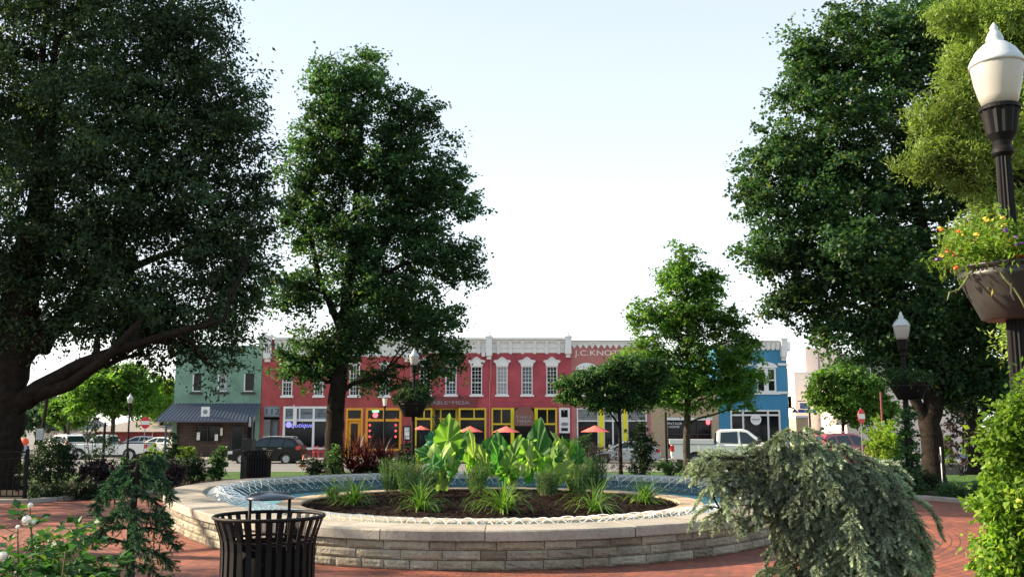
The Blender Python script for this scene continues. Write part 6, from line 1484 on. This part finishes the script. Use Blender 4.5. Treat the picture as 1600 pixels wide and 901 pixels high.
    for y in (-1, 1):
        for x in wx: wheel(t, x, y*(W/2-.115), R)
        mb = MB(); mb.box(tl[0], tl[1], y*(W/2-.10)-.11, y*(W/2-.10)+.11, tl[2], tl[3]); mb.build('tail_light', M['lamp_red'], parent=t, bevel=.02)
        mb = MB(); mb.box(hl[0], hl[1]+.03, y*(W/2-.18)-.19, y*(W/2-.18)+.19, hl[2], hl[3]); mb.build('headlight', M['lamp_clear'], parent=t, bevel=.02)
        mb = MB(); mx = sw[-1][-1][0]-.05; mz = sw[-1][-1][1]+.06; mb.box(mx-.07, mx+.07, y*(W/2+.02), y*(W/2+.22), mz, mz+.16+.1*(L>5)); mb.build('mirror', M[paint if L < 5 else 'plastic'], parent=t, bevel=.02)
        for s in sw[-2:]:
            mb = MB(); hx = s[0][0]+.02; hz_ = s[0][1]-.14; mb.box(hx, hx+.20, y*(W/2+.001), y*(W/2+.03), hz_, hz_+.035); mb.build('door_handle', M['chrome' if L < 5 else paint], parent=t)
    mb = MB(); mb.box(-L/2+.02, -L/2+.10, -W/2+.08, W/2-.08, .38, .55); mb.build('rear_bumper', M['chrome' if L > 5 else 'plastic'], parent=t, bevel=.02)
    mb = MB(); mb.box(L/2-.12, L/2+.015, -W/2+.30, W/2-.30, .45, .72); mb.build('grille', M['plastic'], parent=t, bevel=.01)
    mb = MB(); mb.box(-L/2+.3, L/2-.3, -W/2+.12, W/2-.12, .22, .5); mb.build('underbody', M['plastic'], parent=t)
    if L > 5:
        mb = MB(); c0 = gh[0][0]-.08; mb.box(-2.78, c0, -W/2+.12, W/2-.12, 1.175, 1.186); mb.build('bed', M['plastic'], parent=t)
        mb = MB(); mb.box(-2.84, c0, -W/2+.03, -W/2+.12, 1.175, 1.215); mb.box(-2.84, c0, W/2-.12, W/2-.03, 1.175, 1.215); mb.box(-2.87, -2.78, -W/2+.12, W/2-.12, 1.175, 1.215); mb.build('bed_rail', M['plastic'], parent=t)
    if kind == 'suv':
        mb = MB()
        for y in (-.62, .62): mb.tube([(-1.75,y,1.66),(-1.6,y,1.74),(-.2,y,1.77),(.2,y,1.72)], .018, 5)
        mb.build('roof_rail', M['chrome'], parent=t)
    return t
SZ = -.85
def vx(px, Y, py=715): return at(px, py, Y).x
vehicle('black crossover parked in the street left of the middle maple', 'car', 'parked_car', (vx(418,62), 62, SZ), PI, 'suv', 'car_black')
vehicle('silver hatchback parked behind the column evergreen', 'car', 'parked_car', (vx(975,62.5), 62.5, SZ), PI, 'wagon', 'car_silver')
vehicle('pale silver car hidden by the elephant ears in front of the restaurant', 'car', 'parked_car', (vx(690,62), 62, SZ), PI, 'wagon', 'car_silver')
v = vehicle('white pickup with a chrome tailgate on the left, seen through the shrubs', 'pickup truck', 'pickup_truck', (vx(172,69,712), 69, SZ), PI, 'regcab', 'car_white')
vehicle('white sport utility car parked behind the white pickup', 'car', 'parked_car', (vx(100,80,700), 80, SZ), PI*.78, 'suv', 'car_white')
vehicle('white car with nose towards the low red building', 'car', 'parked_car', (vx(250,84,700), 84, SZ), PI*.9, 'wagon', 'car_white')
for i, (px, Y, lab) in enumerate([(165,88,'white car leftmost of two in the lot below the street tree'),(213,90,'pale car rightmost of two in the lot below the street tree')]):
    vehicle(lab, 'car', 'parked_car', (vx(px,Y,700), Y, SZ), PI*(.6+.5*i), 'wagon', 'car_white' if i == 0 else 'car_silver')
wp = vehicle('large white pickup with a red fender oval in front of the blue building', 'pickup truck', 'pickup_truck', (vx(1147,54,712), 54, SZ), -.16, 'crew', 'car_white'); wp.scale = (1.2,1.2,1.2)
mb = MB(); N = 18; mb.prism([(1.62+.27*math.cos(2*PI*i/N), 1.0+.19*math.sin(2*PI*i/N)) for i in range(N)], -1.01, -.985); o = mb.build('fender_badge', M['lamp_red'], parent=wp)
mb = MB(); mb.box(-2.95, -.95, -1.02, 1.02, 1.19, 1.40); mb.box(-2.97, -.94, -1.04, 1.04, 1.37, 1.41); mb.build('toolbox', M['car_white'], parent=wp, bevel=.02)
vehicle('dark red sport utility car parked beside the weeping shrub', 'car', 'parked_car', (vx(1318,56,712), 56, SZ), PI*.15, 'suv', 'car_red').scale = (1.18, 1.18, 1.18)

# ------------------------------------------------------------------ street things
def cone(px, pb, Y, lab):
    t = empty('traffic_cone', (at(px,pb,Y).x, Y, SZ), lab, 'traffic cone')
    mb = MB(); mb.box(-.19,.19,-.19,.19,0,.03); mb.build('base', M['cone'], parent=t)
    mb = MB(); mb.lathe([(.15,.03),(.115,.26),(.095,.36),(.07,.50),(.03,.74)], 20); mb.build('cone_body', M['cone'], parent=t, smooth=True)
    mb = MB(); mb.lathe([(.118,.265),(.099,.365)], 20, caps=False); mb.lathe([(.086,.43),(.072,.52)], 20, caps=False); mb.build('reflective_band', M['white'], parent=t, smooth=True)
M['cone'] = mat('cone_orange', (.75,.12,.02), .5)
cone(474, 727, 56, 'orange traffic cone on the street right of the black crossover')
def parasol(px, pt, wpx, Y, lab, col='coral'):
    p = at(px, pt, Y); t = empty('parasol', (p.x, Y, GZ if Y > 66.5 else SZ), lab, 'parasol', 'coral parasols outside the restaurants'); zb = GZ if Y > 66.5 else SZ; H = p.z - zb; R = wpx*Y/F/2; n = 8
    mb = MB(); vs = [(0,0,H)]
    for k, (r, dz) in enumerate(((.5,.22),(1,.44))):
        for i in range(16):
            a = 2*PI*(i+.5)/16; rr = R*r*(1 if i % 2 == 0 else .955); vs.append((rr*math.cos(a), rr*math.sin(a), H-dz*R - (0 if i % 2 == 0 else -.02)))
    fs = [(0,1+i,1+(i+1)%16) for i in range(16)] + [(1+i,17+i,17+(i+1)%16,1+(i+1)%16) for i in range(16)]
    mb.add(vs, fs); o = mb.build('canopy', M[col], parent=t); s = o.modifiers.new('s', 'SOLIDIFY'); s.thickness = .012
    mb = MB(); mb.lathe([(.02,0),(.02,H+.06)], 8); mb.lathe([(.26,0),(.26,.05),(.05,.08)], 16); mb.build('pole', M['black_metal'], parent=t, smooth=True)
    mb = MB()
    for i in range(8): a = 2*PI*i/8+PI/16*0; mb.tube([(0,0,H-.1*R-.3),(R*.5*math.cos(a),R*.5*math.sin(a),H-.25*R)], .006, 4)
    mb.build('ribs', M['black_metal'], parent=t)
parasol(658, 664.5, 29, 69, 'small coral parasol left of the restaurant door')
parasol(735, 665, 42, 69, 'coral parasol under the yellow window right of the restaurant door')
parasol(791, 665, 44, 69, 'coral parasol beside the arched brown awning')
parasol(930, 664, 46, 68.5, 'coral parasol in front of the yellow pillar of the old brick building')
def table_set(px, Y, lab):
    t = empty('cafe_table', (at(px,700,Y).x, Y, GZ), lab, 'table', 'cafe tables under the parasols'); mb = MB(); mb.lathe([(.38,.71),(.38,.74),(.01,.742)], 24); mb.build('table_top', M['black_metal'], parent=t)
    mb = MB(); mb.lathe([(.24,0),(.22,.03),(.03,.06),(.03,.71)], 14); mb.build('pedestal', M['black_metal'], parent=t)
def chair(px, Y, lab, rz, m='black_metal'):
    t = empty('cafe_chair', (at(px,700,Y).x, Y, GZ), lab, 'chair', 'cafe chairs on the far sidewalk', rz)
    mb = MB(); mb.box(-.2,.2,-.2,.2,.43,.46); mb.build('seat', M[m], parent=t); mb = MB(); mb.box(-.2,.2,.18,.20,.60,.66); mb.box(-.2,.2,.18,.20,.76,.84); mb.build('backrest', M[m], parent=t)
    for sx in (-1,1):
        for sy in (-1,1): mb = MB(); mb.box(sx*.19-.012,sx*.19+.012,sy*.19-.012,sy*.19+.012,0,.43 if sy < 0 else .86); mb.build('leg', M[m], parent=t)
for px, l in ((662,'small cafe table under the leftmost coral parasol'),(741,'small cafe table under the parasol right of the door'),(797,'small cafe table under the parasol by the brown awning'),(936,'small cafe table under the rightmost parasol')): table_set(px, 69.2, l)
M['chair_red'] = mat('red_chair', (.50,.06,.04), .5)
for px, rz, l, m in ((494,.4,'red folding chair outside the white framed shop','chair_red'),(501,-1.6,'orange red chair turned sideways beside the maple trunk','chair_red'),(652,1.2,'black cafe chair left of the first parasol','black_metal'),(748,-1.3,'black cafe chair right of the second parasol','black_metal'),(805,-1.2,'black cafe chair right of the third parasol','black_metal')): chair(px, 69.0, l, rz, m)
def sign_post(lab, cat, px, ptop, Y, zb, name):
    return empty(name, (at(px,ptop,Y).x, Y, zb), lab, cat), at(px,ptop,Y).z - zb
t, H = sign_post('framed menu board on a stand between the orange and yellow windows', 'sign', 636, 665, 60, SZ, 'menu_board'); k = 60/F
mb = MB(); framebars(mb, -6*k, 6*k, H-22*k, H, -.03, .06, d=.06); mb.build('frame', M['black_metal'], parent=t)
mb = MB(); mb.box(-6*k+.05, 6*k-.05, 0, .02, H-22*k+.05, H-.05); mb.build('board', M['pane_blind'], parent=t); mb = MB(); mb.box(-3.2*k, 3.6*k, -.012, -.002, H-15*k, H-9*k); mb.box(-3.6*k,-.6*k,-.012,-.002,H-8*k,H-3*k); mb.box(.4*k,2.4*k,-.012,-.002,H-8*k,H-3*k); mb.box(-1*k,4*k,-.012,-.002,H-20*k,H-17*k); mb.build('notices', M['white'], parent=t)
mb = MB(); mb.tube([(0,0,0),(0,0,H-22*k)], .04, 8); mb.build('post', M['black_metal'], parent=t)
def no_entry(lab, px, pc, Y, zb, rz=.6):
    t, H = sign_post(lab, 'traffic sign', px, pc, Y, zb, 'traffic_sign'); 
    mb = MB(); t.rotation_euler = (0,0,rz); N = 28; R = .36; mb.prism([(R*.86*math.cos(2*PI*i/N), H + R*1.1*math.sin(2*PI*i/N)) for i in range(N)], -.05, -.03); mb.build('sign_face', M['sign_red'], parent=t)
    mb = MB(); mb.box(-.27, .27, -.058, -.051, H-.13, H+.13); mb.build('white_bar', M['white'], parent=t)
    mb = MB(); mb.tube([(0,0,0),(0,0,H+.45)], .028, 8); mb.build('post', M['grey_wall'], parent=t)
M['sign_red'] = mat('sign_red', (.62,.02,.03), .45); M['sign_blue'] = mat('sign_blue', (.03,.07,.30), .45)
no_entry('red no entry sign with white bar near the peach stucco building', 1345, 650, 52, SZ)
no_entry('red no entry sign with white bar beside the low red building', 227, 660, 66, SZ)
t, H = sign_post('pole with two blue street name signs beyond the spruce', 'street sign', 1264, 624, 70, SZ, 'street_name_sign'); k = 70/F
mb = MB(); mb.tube([(0,0,0),(0,0,H)], .07, 8); mb.tube([(0,-.02,H-.1),(-18*k,-.02,H-.1)], .03, 6); mb.build('post', M['black_metal'], parent=t)
mb = MB(); mb.box(-18*k, 9*k, -.12, -.09, H-20*k, H-15*k); mb.build('name_plate', M['sign_blue'], parent=t); mb = MB(); mb.box(-15*k, -2*k, -.12, -.09, H-14*k, H-5*k); mb.build('panel', M['sign_blue'], parent=t)
mb = MB(); mb.box(-14*k, -8*k, -.13, -.121, H-10*k, H-6*k); mb.box(-13*k,-3*k,-.13,-.121,H-13*k,H-11*k); mb.build('panel_mark', M['grey_panel'], parent=t)
# small parking or walk signs and poles
t, H = sign_post('dark narrow sign post behind the far trash can', 'sign post', 391, 650, 27, 0, 'sign_post'); k = 27/F
mb = MB(); mb.box(-3*k, 3*k, -.04, .04, 0, H); mb.build('post', M['black_metal'], parent=t); mb = MB(); mb.box(-1.2*k, 2.6*k, -.052, -.042, H-16*k, H-1*k); mb.build('plate', M['globe_cap'], parent=t); mb = MB(); mb.box(-9*k, 7*k, -.2, .2, 0, H-34*k); mb.build('cabinet', M['black'], parent=t)
t, H = sign_post('leaning utility pole with a white box at the far left', 'utility pole', 73, 608, 60, SZ, 'utility_pole')
mb = MB(); mb.tube([(-.25,0,0),(.1,0,H)], [.13,.10], 8); mb.build('pole', M['bark'], parent=t); mb = MB(); mb.box(-.35,.05,-.25,-.10,H-3.1,H-2.4); mb.build('meter_box', M['pane_blind'], parent=t)
t, H = sign_post('wooden utility pole behind the white pickup cab', 'utility pole', 109, 635, 96, SZ, 'utility_pole'); mb = MB(); mb.tube([(0,0,0),(0,0,H)], [.16,.12], 8); mb.build('pole', M['bark_grey'], parent=t); mb = MB(); mb.box(-.7,.7,-.15,-.05,H-.7,H-.55); mb.build('crossarm', M['bark_grey'], parent=t)
t, H = sign_post('thin black post standing at the left lawn edge before the pickup', 'post', 164, 662, 36, gz(36), 'thin_post'); mb = MB(); mb.tube([(0,0,0),(0,0,H)], .05, 8); mb.lathe([(.06,H),(.03,H+.06),(.001,H+.1)], 8); mb.build('shaft', M['black_metal'], parent=t)
t, H = sign_post('slim black pole in front of the tan building', 'post', 1040, 645, 45, gz(45), 'thin_post'); mb = MB(); mb.tube([(0,0,0),(0,0,H)], .055, 8); mb.lathe([(.07,H),(.03,H+.06),(.001,H+.1)], 8); mb.build('shaft', M['black_metal'], parent=t)
t, H = sign_post('slim pole with white tag rising from the weeping shrub', 'post', 1376, 612, 42, gz(42), 'thin_post'); mb = MB(); mb.tube([(0,0,0),(0,0,H)], .045, 8); mb.build('shaft', M['maroon_sign'], parent=t); mb = MB(); mb.box(-.08,.08,-.06,-.05,H-1.7,H-1.3); mb.build('tag', M['white'], parent=t)

# a person far away at the left, in orange, standing with a bicycle-free stance by the road
def person(px, Y, lab):
    x = at(px,700,Y).x; t = empty('person', (x, Y, SZ), lab, 'person')
    V = [(0,0,.95),(0,0,1.15),(0,0,1.38),(0,.01,1.50),(0,-.01,1.62),(0,-.01,1.72), (.09,0,.92),(.11,-.02,.50),(.11,.02,.08),(.11,-.12,.04), (-.09,0,.92),(-.10,.03,.50),(-.11,.05,.08),(-.11,-.09,.04), (.19,0,1.40),(.24,.02,1.14),(.22,-.10,.92),(-.19,0,1.40),(-.24,.02,1.14),(-.21,-.10,.93)]
    Ed = [(0,1),(1,2),(2,3),(3,4),(4,5),(0,6),(6,7),(7,8),(8,9),(0,10),(10,11),(11,12),(12,13),(2,14),(14,15),(15,16),(2,17),(17,18),(18,19)]
    Rr = [.14,.13,.14,.055,.095,.07,.095,.07,.045,.035,.095,.07,.045,.035,.06,.045,.032,.06,.045,.032]
    me = bpy.data.meshes.new('body'); me.from_pydata(V, Ed, []); o = bpy.data.objects.new('body', me); COL.objects.link(o); o.parent = t
    sk = o.modifiers.new('skin', 'SKIN')
    for i, r in enumerate(Rr): me.skin_vertices[0].data[i].radius = (r, r)
    me.skin_vertices[0].data[0].use_root = True
    o.modifiers.new('sub', 'SUBSURF').levels = 1; me.materials.append(M['skin'])
    mb = MB(); mb.lathe([(.165,.98),(.175,1.15),(.19,1.36),(.16,1.46),(.07,1.49)], 14, caps=False); c = mb.build('shirt', M['shirt'], parent=t, smooth=True); c.scale = (1.15,.8,1)
    for s in (-1, 1): mb = MB(); mb.tube([(s*.17,0,1.42),(s*.235,.02,1.24),(s*.24,.01,1.12)], [.075,.065,.06], 8); mb.build('sleeve', M['shirt'], parent=t, smooth=True)
    for s in (-1, 1): mb = MB(); mb.tube([(s*.09,0,1.0),(s*.11,0,.50),(s*.11,.03,.12)], [.115,.085,.07], 10); mb.build('trouser_leg', M['trousers'], parent=t, smooth=True)
    mb = MB(); mb.lathe([(.10,1.63),(.105,1.68),(.09,1.75),(.05,1.79),(.001,1.80)], 12, (0,.01,0), caps=False); mb.build('hair', M['bark'], parent=t, smooth=True)
M['skin'] = mat('skin', (.45,.26,.18), .6); M['shirt'] = mat('orange_shirt', (.75,.10,.03), .8); M['trousers'] = mat('pale_blue_trousers', (.25,.30,.36), .8)
person(38, 72, 'distant person in an orange top and pale trousers right of the oak trunk')
